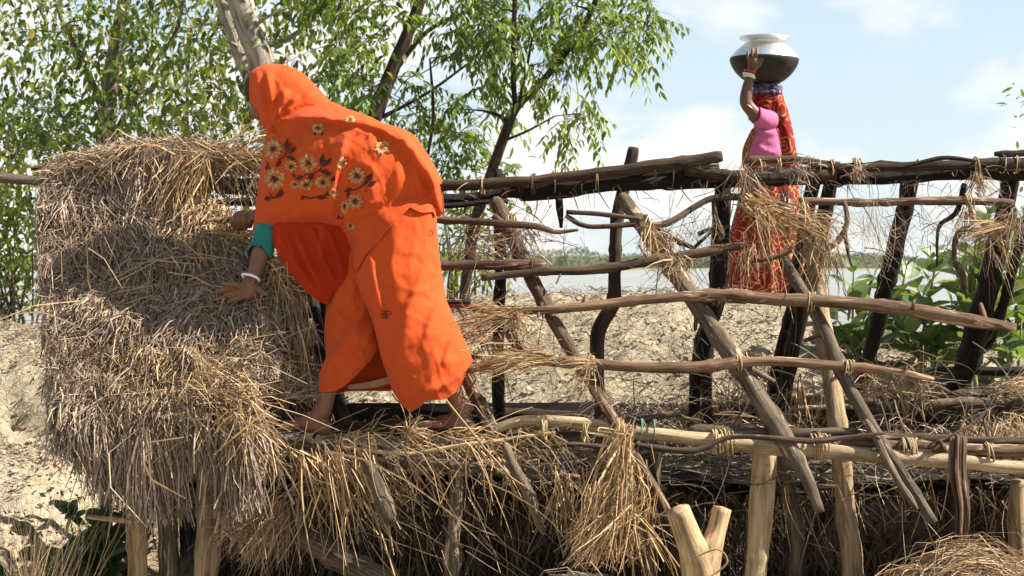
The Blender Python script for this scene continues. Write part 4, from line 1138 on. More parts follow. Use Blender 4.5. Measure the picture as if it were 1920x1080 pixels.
def build_bundles():
    # tall sheaf of straw hanging over the eave
    root = thing('straw_sheaf', P(1140, 1060, 5.6), 'sheaf of golden straw hanging over the eave right of the middle', 'straw sheaf')
    S = Straw()
    n = 230
    t = rng.normal(0, 1, n)
    P0 = PA(1172 + 14 * t, rng.uniform(780, 930, n), 5.60 + rng.normal(0, 0.035, n))
    ex = 1132 + 14 * t + rng.normal(0, 24, n)
    P1 = PA(ex, rng.uniform(930, 1075, n), 5.58 + rng.normal(0, 0.07, n))
    S.add(P0, P1, np.stack([rng.normal(0, 0.022, n), rng.normal(-0.01, 0.015, n), np.zeros(n)], 1), rng.uniform(0.003, 0.0062, n), np.clip(rng.normal(0.85, 0.12, n), 0, 1))
    n = 260
    P0 = PA(1150 + rng.normal(0, 26, n), rng.uniform(900, 960, n), 5.53 + rng.normal(0, 0.03, n))
    P1 = PA(1095 + rng.normal(0, 22, n), rng.uniform(990, 1070, n), 5.52 + rng.normal(0, 0.04, n))
    S.add(P0, P1, rng.normal(0, 0.008, (n, 3)), rng.uniform(0.003, 0.006, n), np.clip(rng.normal(0.92, 0.1, n), 0, 1))
    n = 50
    P0 = PA(1060 + rng.normal(0, 34, n), rng.uniform(870, 920, n), 5.66 + rng.normal(0, 0.03, n))
    P1 = PA(1060 + rng.normal(0, 46, n), rng.uniform(960, 1050, n), 5.64 + rng.normal(0, 0.05, n))
    S.add(P0, P1, rng.normal(0, 0.012, (n, 3)), rng.uniform(0.003, 0.006, n), np.clip(rng.normal(0.75, 0.15, n), 0, 1))
    S.strew(40, (1160, 1215), (850, 1000), (5.56, 5.62), (0.12, 0.42), 82, 16, 0.85, w=(0.003, 0.006), dep=0.1)
    S.strew(60, (1080, 1230), (960, 1060), (5.5, 5.6), (0.06, 0.2), -10, 60, 0.9, w=(0.003, 0.005), dep=0.2)
    S.build('straw', root, seg=4, kind='stuff')
    lash(1150, 812, 5.6, 30, 2, 3.0, axis=(0.1, 0, 1), parent=root)
    # heaps on the ground in front
    def heap(name, cx, cy, D, rx, rz, ry, n, label, tone, L=(0.1, 0.35)):
        c = np.array(P(cx, cy, D))
        r = thing(name, (c[0], c[1], float(ground_z(c[0], c[1]))), label, 'straw heap')
        zb = float(ground_z(c[0], c[1])) - 0.05
        H = c[2] + rz - zb
        th = np.linspace(0, 2 * np.pi, 40, endpoint=False); ph = np.linspace(0, 1, 14)
        V = []
        for q in ph:
            R = math.cos(q * math.pi / 2) ** 0.6
            V.append(np.stack([c[0] + rx * 0.95 * R * np.cos(th), c[1] + ry * 0.95 * R * np.sin(th), np.full(40, zb + (H - 0.03) * q)], 1))
        V = np.vstack(V); V += 0.02 * fbm(V, 8, 2, 3)[:, None]
        i = np.arange(13)[:, None] * 40; j = np.arange(40)[None, :]; k = (j + 1) % 40
        Q = np.stack([i + j, i + k, i + 40 + k, i + 40 + j], -1).reshape(-1, 4)
        core = link('heap_core', mesh_np('heap_core', V, Q, True), M['packed'], r)
        S = Straw()
        a = rng.uniform(0, 2 * np.pi, n); q = rng.random(n) ** 0.8
        R = np.cos(q * np.pi / 2) ** 0.6
        nrm = np.stack([np.cos(a) * R, np.sin(a) * R, np.sqrt(np.maximum(0, 1 - R ** 2)) + 0.15], 1)
        P0 = np.stack([c[0] + rx * R * np.cos(a), c[1] + ry * R * np.sin(a), zb + H * q], 1) + nrm * rng.uniform(-0.01, 0.035, n)[:, None]
        v = np.stack([np.ones(n), rng.normal(0, 0.5, n), rng.normal(0, 0.25, n)], 1)
        v -= (v * nrm).sum(1)[:, None] * nrm * 0.9
        v += rng.normal(0, 0.16, (n, 3))
        l = rng.uniform(L[0], L[1], n)
        v /= np.linalg.norm(v, axis=1)[:, None]
        P0 -= v * l[:, None] / 2
        bend = nrm * (0.09 * l)[:, None] + rng.normal(0, 0.04, (n, 3)) * l[:, None]
        S.add(P0, P0 + v * l[:, None], bend, rng.uniform(0.002, 0.0045, n), np.clip(rng.normal(tone, 0.14, n), 0, 1))
        S.build('straw', core, seg=3, kind='stuff')
        return r
    heap('straw_heap', 1820, 1150, 5.35, 0.40, 0.14, 0.34, 4800, 'mound of reddish gold straw at the lower right corner', 0.62)
    heap('straw_heap', 1090, 1160, 5.3, 0.2, 0.10, 0.2, 1000, 'small dark straw heap below the hanging sheaf', 0.3, (0.08, 0.24))
    # bark strip hanging from the eave at the right, husk left of the middle
    mb = MB()
    for k in range(22):
        o = rng.normal(0, 6); o2 = o + rng.normal(0, 3)
        q = spline([(*P(1802 + o, 818, 5.70), 0.006), (*P(1800 + o, 880, 5.68), 0.007), (*P(1808 + o2, 950, 5.67), 0.007), (*P(1806 + o2, 1005 + rng.normal(0, 14), 5.68), 0.004)], 0.03)
        mb.tube(q[:, :3] + rng.normal(0, 0.006, 3), q[:, 3], seg=5, seed=k)
    link('bark_strip', mb.mesh('bark_strip'), M['red'], None, label='strip of reddish torn bark hanging over the right part of the eave', cat='bark strip')
    pole('husk', [(690, 872, 5.68, 9), (706, 905, 5.66, 13), (722, 945, 5.65, 15), (732, 970, 5.65, 14), (730, 984, 5.65, 7)], 'grey', rough=0.12)
    pole('husk', [(948, 836, 5.68, 9), (985, 920, 5.66, 11), (1008, 985, 5.66, 8), (1016, 1006, 5.66, 4)], 'grey', rough=0.1)
    # forked post in front
    root = thing('forked_post', P(1316, 1330, 5.15), 'pale forked stump standing in front of the hut', 'post')
    root.location.z = float(ground_z(root.location.x, root.location.y))
    mb = MB()
    for pts in ([(1318, 1400, 5.15, 34), (1316, 1150, 5.15, 35), (1312, 1062, 5.15, 35), (1292, 1010, 5.14, 26), (1272, 956, 5.12, 23)], [(1318, 1120, 5.15, 30), (1326, 1050, 5.15, 27), (1342, 1000, 5.17, 19), (1354, 952, 5.18, 18)]):
        c = spline(pole_curve(pts), 0.015)
        mb.tube(c[:, :3], c[:, 3], seg=16, rough=0.05, seed=int(pts[0][1]))
    link('stump', mb.mesh('stump'), M['pale'], root)
    mb = MB()
    q = spline([(*P(1300, 1046, 5.08), 0.003), (*P(1345, 1030, 5.07), 0.003), (*P(1364, 1052, 5.07), 0.003), (*P(1340, 1076, 5.07), 0.003), (*P(1306, 1090, 5.07), 0.003)], 0.01)
    mb.tube(q[:, :3], q[:, 3], seg=6)
    link('string', mb.mesh('string'), M['rope'], root)

build_bundles()

def build_snags():
    S = Straw()
    for (n, x0, x1, y0, y1, L) in ((60, 830, 1100, 380, 470, (0.06, 0.22)), (70, 1180, 1420, 390, 500, (0.06, 0.24)), (90, 1540, 1920, 370, 480, (0.06, 0.26)), (50, 840, 1120, 560, 720, (0.08, 0.3)), (60, 1250, 1600, 560, 760, (0.08, 0.3)), (40, 1100, 1400, 690, 780, (0.1, 0.35)), (50, 1640, 1920, 640, 780, (0.1, 0.35))):
        S.strew(n, (x0, x1), (y0, y1), lambda q: front_D(q) + rng.uniform(-0.05, 0.3, len(q)), L, 60, 70, 0.12, w=(0.0018, 0.0045), sag=0.1)
    S.build('snagged_twigs', HUT, seg=5, kind='stuff', mat=M['dead_twig'])

M['dead_twig'] = straw_mat('dead_twig', 0.4)
build_snags()

# ------------------------------------------------------------------ people
def dense_poly(pts, step=4.0, closed=True, smooth_it=True):
    """smooth closed outline through traced points; a point given as (x, y, 1) stays a corner"""
    p = np.array([q[:2] for q in pts], float)
    corner = [len(q) > 2 for q in pts]
    n = len(p); out = []
    for i in range(n if closed else n - 1):
        a, b = p[i], p[(i + 1) % n]
        z = p[(i - 1) % n] if not corner[i] else 2 * a - b
        c = p[(i + 2) % n] if not corner[(i + 1) % n] else 2 * b - a
        k = max(1, int(np.linalg.norm(b - a) / step))
        t = np.linspace(0, 1, k, endpoint=False)[:, None]
        m0, m1 = (b - z) * 0.5, (c - a) * 0.5
        L = np.linalg.norm(b - a)
        for m in (m0, m1):
            ml = np.linalg.norm(m)
            if ml > L: m *= L / ml
        out.append((2 * t**3 - 3 * t**2 + 1) * a + (t**3 - 2 * t**2 + t) * m0 + (-2 * t**3 + 3 * t**2) * b + (t**3 - t**2) * m1)
    return np.vstack(out)

def in_poly(q, poly):
    x, y = q[:, 0][:, None], q[:, 1][:, None]
    x0, y0 = poly[:, 0][None], poly[:, 1][None]
    x1, y1 = np.roll(poly[:, 0], -1)[None], np.roll(poly[:, 1], -1)[None]
    c = ((y0 > y) != (y1 > y)) & (x < (x1 - x0) * (y - y0) / (y1 - y0 + 1e-12) + x0)
    return c.sum(1) % 2 == 1

def seg_dist(q, line):
    """distance of points to a polyline, with side sign and parameter"""
    best = np.full(len(q), 1e9); side = np.zeros(len(q)); par = np.zeros(len(q))
    L = 0.0; tot = np.linalg.norm(np.diff(line, axis=0), axis=1).sum()
    for a, b in zip(line[:-1], line[1:]):
        d = b - a; l = np.linalg.norm(d)
        t = np.clip(((q - a) @ d) / (l * l + 1e-9), 0, 1)
        v = q - a - t[:, None] * d
        r = np.linalg.norm(v, axis=1)
        m = r < best
        best[m] = r[m]; side[m] = np.sign(d[0] * v[m, 1] - d[1] * v[m, 0]); par[m] = (L + t[m] * l) / tot
        L += l
    return best, side, par

class Puff:
    """a soft body given by its outline in the picture, its distance, and how round it is"""
    def __init__(s, pts, D, k=0.8, step=5.0, g=4.0, folds=(), ext=None, crease=()):
        s.poly = dense_poly(pts, step)
        s.crease = crease
        hull = dense_poly(ext, step) if ext else s.poly      # ext: outline that runs on below an open hem
        s.D, s.k, s.g, s.folds = D, k, g, folds
        lo, hi = hull.min(0) - 3 * g, hull.max(0) + 3 * g
        s.lo = lo
        nx, ny = int((hi[0] - lo[0]) / g) + 1, int((hi[1] - lo[1]) / g) + 1
        X, Y = np.meshgrid(lo[0] + np.arange(nx) * g, lo[1] + np.arange(ny) * g)
        q = np.stack([X.ravel(), Y.ravel()], 1)
        mask = in_poly(q, hull).reshape(ny, nx)
        u = np.zeros((ny, nx)); rhs = 2.0 * g * g
        # red-black over-relaxation
        om = 2 / (1 + math.sin(math.pi / max(nx, ny)))
        I, J = np.indices((ny, nx))
        for it in range(int(2.2 * max(nx, ny)) + 40):
            for c in (0, 1):
                m = mask & ((I + J) % 2 == c)
                a = np.zeros_like(u)
                a[1:-1, 1:-1] = (u[:-2, 1:-1] + u[2:, 1:-1] + u[1:-1, :-2] + u[1:-1, 2:] + rhs) / 4
                u[m] += om * (a[m] - u[m])
        s.u = np.maximum(u, 0)
        s.X, s.Y = X, Y
    def samp(s, q):
        f = (np.asarray(q, float) - s.lo) / s.g
        i = np.clip(np.floor(f).astype(int), 0, [s.u.shape[1] - 2, s.u.shape[0] - 2])
        t = np.clip(f - i, 0, 1)
        a = s.u[i[:, 1], i[:, 0]] * (1 - t[:, 0]) + s.u[i[:, 1], i[:, 0] + 1] * t[:, 0]
        b = s.u[i[:, 1] + 1, i[:, 0]] * (1 - t[:, 0]) + s.u[i[:, 1] + 1, i[:, 0] + 1] * t[:, 0]
        return a * (1 - t[:, 1]) + b * t[:, 1]
    def centre(s, q):
        return s.D(q) if callable(s.D) else np.full(len(q), float(s.D))
    def fold(s, q):
        """folds in pixels towards the viewer"""
        r = np.zeros(len(q))
        for f in s.folds:
            line, amp, w = dense_poly(f[0], 6, False), f[1], f[2]
            d, sd, par = seg_dist(q, line)
            fade = np.clip(np.minimum(par, 1 - par) * 5, 0, 1) if len(f) < 4 or f[3] != 'open' else 1.0
            ww = np.where(sd > 0, w * 0.45, w)
            r += 1.5 * amp * fade * np.exp(-(d / ww) ** 2)
        for ang, wl, amp, box in s.crease:
            a = math.radians(ang); u = (q[:, 0] * math.cos(a) + q[:, 1] * math.sin(a)) / (wl * 6); v = (-q[:, 0] * math.sin(a) + q[:, 1] * math.cos(a)) / wl
            z = np.zeros_like(u)
            w = vnoise(np.stack([u * 2, v * 0.5, z], 1), 1.0, int(ang) + 7)
            rg = 1 - np.abs(vnoise(np.stack([u + 0.35 * w, v + 0.9 * w, z], 1), 1.0, int(wl) + 3)) * 1.6
            m = np.clip((q[:, 0] - box[0]) / 25, 0, 1) * np.clip((box[2] - q[:, 0]) / 25, 0, 1) * np.clip((q[:, 1] - box[1]) / 25, 0, 1) * np.clip((box[3] - q[:, 1]) / 25, 0, 1)
            r += amp * m * np.maximum(rg, 0) ** 2
        return r
    def front(s, q):
        q = np.asarray(q, float)
        h = s.k * np.sqrt(s.samp(q))
        px = h + s.fold(q) * np.clip(h / 12, 0, 1)
        D = s.centre(q)
        return D - px * D / FPX
    def mesh(s, name, over=(), gap=0.008, back=True, noise_amp=0.0, rings=(1.2, 3.5, 7), step=4.0, sheet=None):
        """over: bodies this one lies on (stays in front of); sheet: thickness of a thin hanging cloth"""
        poly = s.poly
        nrm = np.roll(poly, -1, 0) - np.roll(poly, 1, 0)
        nrm = np.stack([-nrm[:, 1], nrm[:, 0]], 1); nrm /= np.linalg.norm(nrm, axis=1)[:, None] + 1e-9
        area = 0.5 * np.sum(poly[:, 0] * np.roll(poly[:, 1], -1) - np.roll(poly[:, 0], -1) * poly[:, 1])
        if area < 0: nrm = -nrm
        extra = []
        for r in rings:
            e = poly + nrm * r
            d, _, _ = seg_dist(e, np.vstack([poly, poly[:1]]))
            extra.append(e[in_poly(e, poly) & (d > r * 0.8)])
        lo, hi = poly.min(0), poly.max(0)
        X, Y = np.meshgrid(np.arange(lo[0], hi[0], step), np.arange(lo[1], hi[1], step))
        X = X + (np.arange(X.shape[0]) % 2)[:, None] * step / 2
        q = np.stack([X.ravel(), Y.ravel()], 1)
        q = q[in_poly(q, poly)]
        d, _, _ = seg_dist(q, np.vstack([poly, poly[:1]]))
        q = q[d > rings[-1] + step * 0.5] if len(q) else q
        pts = np.vstack([poly] + extra + [q])
        n = len(poly)
        res = delaunay_2d_cdt([Vector(p) for p in pts], [(i, (i + 1) % n) for i in range(n)], [list(range(n)) if area > 0 else list(range(n))[::-1]], 1, 1e-4)
        v2 = np.array([tuple(v) for v in res[0]]); F = np.array([f for f in res[2] if len(f) == 3])
        e = v2[F]
        c = e.mean(1)
        F = F[in_poly(c, poly)]
        Df = s.front(v2)
        for o in over:
            ins = in_poly(v2, o.poly) & (o.samp(v2) > 0)
            Df = np.where(ins, np.minimum(Df, o.front(v2) - gap), Df)
        Vf = PA(v2[:, 0], v2[:, 1], Df)
        if noise_amp:
            amp = noise_amp * np.clip(np.sqrt(s.samp(v2)) / 10, 0, 1)
            Vf[:, 1] += amp * fbm(Vf, 14.0, 3, 23)
        a = e[:, 0]; 
        ori = (v2[F][:, 1] - v2[F][:, 0]); ori2 = (v2[F][:, 2] - v2[F][:, 0])
        flip = (ori[:, 0] * ori2[:, 1] - ori[:, 1] * ori2[:, 0]) > 0
        F[flip] = F[flip][:, ::-1]
        bound = np.linalg.norm(v2[:, None] - poly[None], axis=2).min(1) < 1e-3 if len(v2) * n < 4e6 else np.zeros(len(v2), bool)
        if sheet is not None:
            Db = Df + sheet
        else:
            h = s.k * np.sqrt(s.samp(v2)); Dc = s.centre(v2)
            Db = Dc + h * Dc / FPX
            Db = np.maximum(Db, Df + 0.004)
        Vb = PA(v2[:, 0], v2[:, 1], Db)
        N = len(v2)
        V = np.vstack([Vf, Vb])
        Fb = F[:, ::-1] + N
        # rim
        ed = {}
        for t in F:
            for i in range(3):
                ed[(t[i], t[(i + 1) % 3])] = 1
        rim = [[b, a, a + N, b + N] for (a, b) in ed if (b, a) not in ed]
        me = mesh_np(name, V, [np.vstack([F, Fb]), np.array(rim)], True, {"pc": np.tile(np.column_stack([v2 / 100.0, np.zeros(N)]), (2, 1))})
        return me

def remesh_body(name, chains, voxel, blobs=(), smooth_it=4):
    """one continuous skin from tapered chains: each chain rows of (x, y, z, r)"""
    bm = bmesh.new()
    for ch in chains:
        c = spline(np.array(ch, float), 0.006)
        # spheres at ends, tube between
        V, Q, T, _ = tube(c[:, :3], np.maximum(c[:, 3], 0.002), seg=14, cap=True)
        vs = [bm.verts.new(v) for v in V]
        for f in np.vstack([Q]): bm.faces.new([vs[i] for i in f])
        for f in T: bm.faces.new([vs[i] for i in f])
        for e in (c[0], c[-1]):
            bmesh.ops.create_icosphere(bm, subdivisions=2, radius=e[3], matrix=Matrix.Translation(e[:3]))
    for (c, r, rot) in blobs:
        mt = Matrix.Translation(c) @ rot.to_4x4() @ Matrix.Diagonal((*r, 1))
        bmesh.ops.create_icosphere(bm, subdivisions=3, radius=1.0, matrix=mt)
    me = bpy.data.meshes.new(name)
    bm.to_mesh(me); bm.free()
    o = bpy.data.objects.new('tmp', me); COL.objects.link(o)
    md = o.modifiers.new('r', 'REMESH'); md.mode = 'VOXEL'; md.voxel_size = voxel; md.use_smooth_shade = True
    sm = o.modifiers.new('s', 'SMOOTH'); sm.factor = 0.5; sm.iterations = smooth_it
    dg = bpy.context.evaluated_depsgraph_get()
    m2 = bpy.data.meshes.new_from_object(o.evaluated_get(dg))
    m2.name = name
    bpy.data.objects.remove(o); bpy.data.meshes.remove(me)
    for p in m2.polygons: p.use_smooth = True
    return m2

def skin_mat(name, c):
    m, n, l, b = new_mat(name)
    tc = n.new("ShaderNodeTexCoord").outputs['Object']
    f = noise(n, l, tc, 18.0, 5, 0.6)
    col = ramp(n, l, f, [(0.3, tuple(x * 0.75 for x in c)), (0.7, tuple(x * 1.2 for x in c))])
    l.new(col, b.inputs['Base Color'])
    b.inputs['Roughness'].default_value = 0.5
    b.inputs['Specular IOR Level'].default_value = 0.4
    b.inputs['Subsurface Weight'].default_value = 0.06
    b.inputs['Subsurface Radius'].default_value = (0.01, 0.004, 0.002)
    bump(n, l, b, noise(n, l, tc, 220.0, 3), 0.25, 0.002)
    return m

def cloth_mat(name, col, trans=0.2, tcol=None, weave=900.0, rough=0.85, sheen=0.3, wrinkle=0.5, alpha=None, var=None):
    m, n, l, b = new_mat(name)
    tc = n.new("ShaderNodeTexCoord").outputs['Object']
    f = noise(n, l, tc, 7.0, 5, 0.6)
    c = ramp(n, l, f, [(0.25, tuple(x * 0.86 for x in col)), (0.75, tuple(min(1, x * 1.1) for x in col))])
    if var: c = var(n, l, tc, c)
    l.new(c, b.inputs['Base Color'])
    b.inputs['Roughness'].default_value = rough
    b.inputs['Specular IOR Level'].default_value = 0.15
    b.inputs['Sheen Weight'].default_value = sheen * 0.3
    h1 = noise(n, l, tc, 1.0, 3, 0.5, 0.8, (12, 12, 7))
    h2 = noise(n, l, tc, weave, 1, 0.5)
    h3 = noise(n, l, tc, 1.0, 5, 0.62, 1.2, (48, 48, 17))
    h1 = mixc(n, l, 0.38, h1, h3)
    hh = mixc(n, l, 0.06, h1, h2)
    bump(n, l, b, hh, wrinkle, 0.012)
    out = b.outputs['BSDF']
    if trans:
        tr = n.new("ShaderNodeBsdfTranslucent")
        if tcol: tr.inputs['Color'].default_value = (*tcol, 1)
        else: l.new(c, tr.inputs['Color'])
        mx = n.new("ShaderNodeMixShader"); mx.inputs['Fac'].default_value = trans
        l.new(out, mx.inputs[1]); l.new(tr.outputs['BSDF'], mx.inputs[2]); out = mx.outputs['Shader']
    if alpha is not None:
        tp = n.new("ShaderNodeBsdfTransparent")
        tp.inputs['Color'].default_value = (1.0, 0.45, 0.3, 1)
        mx = n.new("ShaderNodeMixShader"); mx.inputs['Fac'].default_value = alpha
        l.new(out, mx.inputs[1]); l.new(tp.outputs['BSDF'], mx.inputs[2]); out = mx.outputs['Shader']
    l.new(out, n["Material Output"].inputs['Surface'])
    return m

M['skin'] = skin_mat('brown_skin', (0.165, 0.075, 0.042))
M['skin_dark'] = skin_mat('dark_brown_skin', (0.13, 0.062, 0.036))
ORANGE = (0.55, 0.074, 0.012)
M['sari'] = cloth_mat('orange_sari', ORANGE, 0.10, (0.8, 0.085, 0.008), wrinkle=0.6)
M['sari_thin'] = cloth_mat('thin_orange_sari', (0.55, 0.05, 0.01), 0.4, (0.7, 0.06, 0.008), alpha=0.2)
M['teal'] = cloth_mat('teal_blouse', (0.02, 0.17, 0.155), 0.05)
def thread(n, l, tc, c):
    k = ramp(n, l, noise(n, l, tc, 260.0, 3, 0.7), [(0.40, (1, 1, 1)), (0.52, (0, 0, 0))])
    k2 = ramp(n, l, noise(n, l, tc, 45.0, 3, 0.6), [(0.4, (0.75, 0.6, 0.4)), (0.65, (1.1, 1.05, 1.0))])
    return mixc(n, l, k, mixc(n, l, 1.0, c, k2, 'MULTIPLY'), (0.3, 0.06, 0.015))
M['cream'] = cloth_mat('cream_embroidery', (0.46, 0.34, 0.17), 0.0, wrinkle=0.6, var=thread)
M['maroon'] = cloth_mat('dark_embroidery', (0.07, 0.018, 0.012), 0.0, wrinkle=0.2)
M['petticoat'] = cloth_mat('pale_petticoat', (0.55, 0.36, 0.26), 0.1)
def plain(name, col, rough=0.5, metal=0.0, spec=0.4):
    m, n, l, b = new_mat(name)
    tc = n.new("ShaderNodeTexCoord").outputs['Object']
    f = noise(n, l, tc, 30.0, 4)
    c = ramp(n, l, f, [(0.3, tuple(x * 0.85 for x in col)), (0.7, tuple(min(1, x * 1.12) for x in col))])
    l.new(c, b.inputs['Base Color'])
    b.inputs['Roughness'].default_value = rough
    b.inputs['Metallic'].default_value = metal
    b.inputs['Specular IOR Level'].default_value = spec
    return m
M['hair'] = plain('black_hair', (0.012, 0.010, 0.009), 0.45)
M['shell'] = plain('white_bangle', (0.8, 0.77, 0.7), 0.3)
M['pinkglass'] = plain('pink_bangle', (0.75, 0.3, 0.28), 0.25)
M['redglass'] = plain('red_bangle', (0.5, 0.03, 0.03), 0.3)
M['brass'] = plain('brass_band', (0.5, 0.36, 0.2), 0.35, 0.7)

def ring(c, axis, R, r, mat, name, parent, seg=28, squash=1.0):
    ax = Vector(axis).normalized()
    q = ax.to_track_quat('Z', 'Y')
    t = np.linspace(0, 2 * np.pi, seg + 1)
    C = np.array([tuple(Vector(c) + q @ Vector((R * math.cos(a), R * squash * math.sin(a), 0))) for a in t])
    mb = MB().tube(C, np.full(len(C), r), seg=8, cap=False)
    return link(name, mb.mesh(name), mat, parent)

def arm_chain(pts):
    return [(*P(px, py, D), r * D / FPX) for px, py, D, r in pts]

def ray_plane(c, pts): return pts

# ---------- the woman in orange
WD = 5.88
W1 = thing('person', P(720, 805, 5.82), 'woman in flowered orange sari bending over the thatch, hand on the straw', 'person')

skirt = Puff([(668, 380), (740, 350), (800, 360), (817, 400), (820, 430), (823, 467), (829, 517), (838, 564), (848, 588), (858, 610), (870, 636), (878, 653), (887, 677, 1), (876, 692), (870, 708), (858, 731), (846, 742), (831, 749), (803, 750), (788, 762), (772, 772, 1), (757, 762), (737, 735), (722, 692), (714, 668), (708, 640), (698, 603), (686, 574), (672, 540), (664, 505), (662, 450)],
             lambda q: 6.00 - 0.15 * smooth(430, 760, q[:, 1]), 0.86,
             ext=[(668, 380), (740, 350), (800, 360), (817, 400), (820, 430), (823, 467), (829, 517), (838, 564), (848, 588), (858, 610), (870, 636), (878, 653), (890, 677), (896, 740), (890, 830), (800, 850), (752, 830), (737, 735), (722, 692), (714, 668), (708, 640), (698, 603), (686, 574), (672, 540), (664, 505), (662, 450)],
             crease=[(78, 24, 2.2, (660, 400, 900, 800)), (-35, 20, 1.8, (700, 600, 900, 800)), (15, 20, 1.6, (740, 430, 850, 640))],
             folds=[([(700, 480), (690, 540), (712, 600), (726, 650)], 6, 13), ([(690, 470), (704, 540), (716, 590)], 5, 8), ([(820, 470), (790, 520), (760, 600), (745, 680), (760, 750)], 5, 22),
                    ([(875, 690), (840, 715), (800, 735), (772, 765)], 9, 10), ([(868, 660), (820, 700), (780, 745)], 4, 12), ([(830, 520), (800, 540), (768, 548)], 3, 7), ([(835, 560), (812, 590), (795, 640)], 4, 12),
                    ([(740, 430), (738, 520), (750, 600)], 3, 18), ([(728, 690), (748, 730), (770, 765)], 5, 8), ([(860, 620), (842, 650), (830, 690)], 4, 10)])
leg_front = Puff([(690, 440), (662, 460), (642, 505), (624, 540), (613, 575), (609, 603), (608, 638), (611, 668), (601, 692), (597, 715), (599, 735, 1), (628, 734, 1), (652, 719), (679, 692), (703, 665), (716, 640), (714, 600), (700, 560), (684, 520)],
                 lambda q: 6.0 - 0.13 * smooth(560, 735, q[:, 1]), 0.75,
                 ext=[(690, 440), (662, 460), (642, 505), (624, 540), (613, 575), (609, 603), (608, 638), (609, 668), (599, 692), (594, 735), (594, 790), (640, 790), (670, 740), (690, 700), (706, 665), (716, 640), (714, 600), (700, 560), (684, 520)],
                 crease=[(-50, 12, 4, (590, 540, 730, 740)), (80, 14, 3, (590, 500, 700, 720))],
                 folds=[([(690, 560), (668, 610), (640, 650), (606, 690)], 7, 9), ([(640, 530), (632, 580), (634, 640)], 3, 12), ([(700, 600), (680, 650), (640, 700)], 4, 9), ([(612, 680), (625, 705), (626, 730)], 3, 7)])
inner = Puff([(660, 590), (720, 590), (740, 690), (742, 729), (700, 733), (663, 733), (628, 733), (640, 690)], 6.03, 0.12,
             folds=[([(640, 722), (690, 727), (735, 722)], 6, 5)])
torso = Puff([(499, 250), (503, 236), (520, 222), (560, 203), (612, 190), (655, 205), (690, 217), (720, 231), (752, 240), (777, 254), (799, 284), (816, 313), (829, 338, 1), (825, 350), (830, 372), (833, 403, 1), (815, 406), (812, 398), (790, 399), (768, 389, 1), (742, 414), (718, 438), (698, 462), (683, 481), (665, 517, 1), (658, 490), (650, 445), (636, 424, 1), (600, 421), (560, 424), (520, 428), (473, 435, 1), (478, 400), (484, 349), (490, 300)],
             lambda q: 6.02 + 0.05 * smooth(700, 520, q[:, 0]), 0.80,
             crease=[(88, 15, 4.5, (470, 240, 660, 445)), (60, 18, 5, (660, 230, 850, 520)), (25, 13, 3.5, (500, 180, 800, 300)), (-48, 13, 4, (640, 330, 800, 520))],
             folds=[([(505, 240), (560, 222), (640, 226), (710, 240), (770, 285), (806, 360)], 12, 13, 'open'), ([(690, 222), (745, 248), (790, 300), (818, 350)], 7, 10, 'open'),
                    ([(632, 300), (650, 262), (690, 240)], 9, 13), ([(628, 410), (626, 360), (636, 300), (660, 255)], 9, 12), ([(700, 300), (690, 380), (668, 470)], 6, 16), ([(770, 300), (786, 350), (790, 395)], 5, 13),
                    ([(800, 320), (814, 360), (822, 400)], 6, 8), ([(520, 250), (506, 300), (492, 380)], 4, 14), ([(560, 250), (566, 330), (552, 420)], 3, 18), ([(600, 260), (604, 340), (596, 415)], 3, 14), ([(745, 300), (740, 360), (715, 425)], 4, 14), ([(480, 405), (540, 408), (620, 402)], 2.5, 12)])
veil = Puff([(505, 120), (535, 122), (565, 135), (590, 158), (612, 182), (628, 200), (640, 222), (600, 236), (556, 240), (525, 240), (502, 246), (490, 232), (478, 210), (466, 182), (461, 160), (467, 138), (484, 125)],
            lambda q: 6.10 + 0.0 * q[:, 0], 0.95,
            crease=[(70, 11, 3, (455, 130, 560, 250)), (-25, 12, 3.5, (510, 150, 640, 250))],
            folds=[([(486, 132), (482, 165), (496, 205), (510, 238)], 4, 8), ([(500, 130), (505, 175), (512, 215), (508, 240)], 6, 9), ([(536, 165), (524, 200), (512, 235)], 9, 10), ([(560, 175), (538, 205), (516, 236)], 6, 9), ([(620, 200), (570, 208), (530, 226), (508, 246)], 10, 9, 'open'), ([(590, 170), (560, 195), (530, 215)], 4, 9)])
drape = Puff([(516, 420), (560, 400), (640, 400), (664, 470), (664, 520), (628, 545), (615, 572, 1), (600, 566), (574, 546), (543, 510), (525, 480), (513, 458)],
             lambda q: 6.02 - 0.06 * smooth(430, 560, q[:, 1]), 0.25,
             folds=[([(520, 430), (545, 490), (600, 560)], 9, 9), ([(552, 428), (580, 500), (614, 562)], 8, 9), ([(585, 425), (606, 490), (632, 540)], 8, 8), ([(612, 425), (630, 480), (646, 530)], 7, 8), ([(536, 430), (560, 500), (608, 562)], 5, 6)])

link('sari_skirt', skirt.mesh('sari_skirt', noise_amp=0.006), M['sari'], W1)
link('sari_front_pleat', leg_front.mesh('sari_front_pleat', noise_amp=0.005), M['sari'], W1)
link('sari_back_hem', inner.mesh('sari_back_hem', noise_amp=0.004, sheet=0.006), M['sari'], W1)
link('sari_drape', torso.mesh('sari_drape', over=(skirt, veil), gap=0.012, noise_amp=0.006), M['sari'], W1, label='flower embroidered end of the orange sari over her back')
link('sari_veil', veil.mesh('sari_veil', noise_amp=0.004), M['sari'], W1, label='plain orange sari end drawn over her head')
link('sari_front_fall', drape.mesh('sari_front_fall', noise_amp=0.004, sheet=0.003), M['sari_thin'], W1, label='thin translucent front fall of the orange sari')

def torso_front(q):
    q = np.asarray(q, float)
    D = torso.front(q)
    for o in (skirt, veil):
        ins = in_poly(q, o.poly) & (o.samp(q) > 0)
        D = np.where(ins, np.minimum(D, o.front(q) - 0.012), D)
    return D

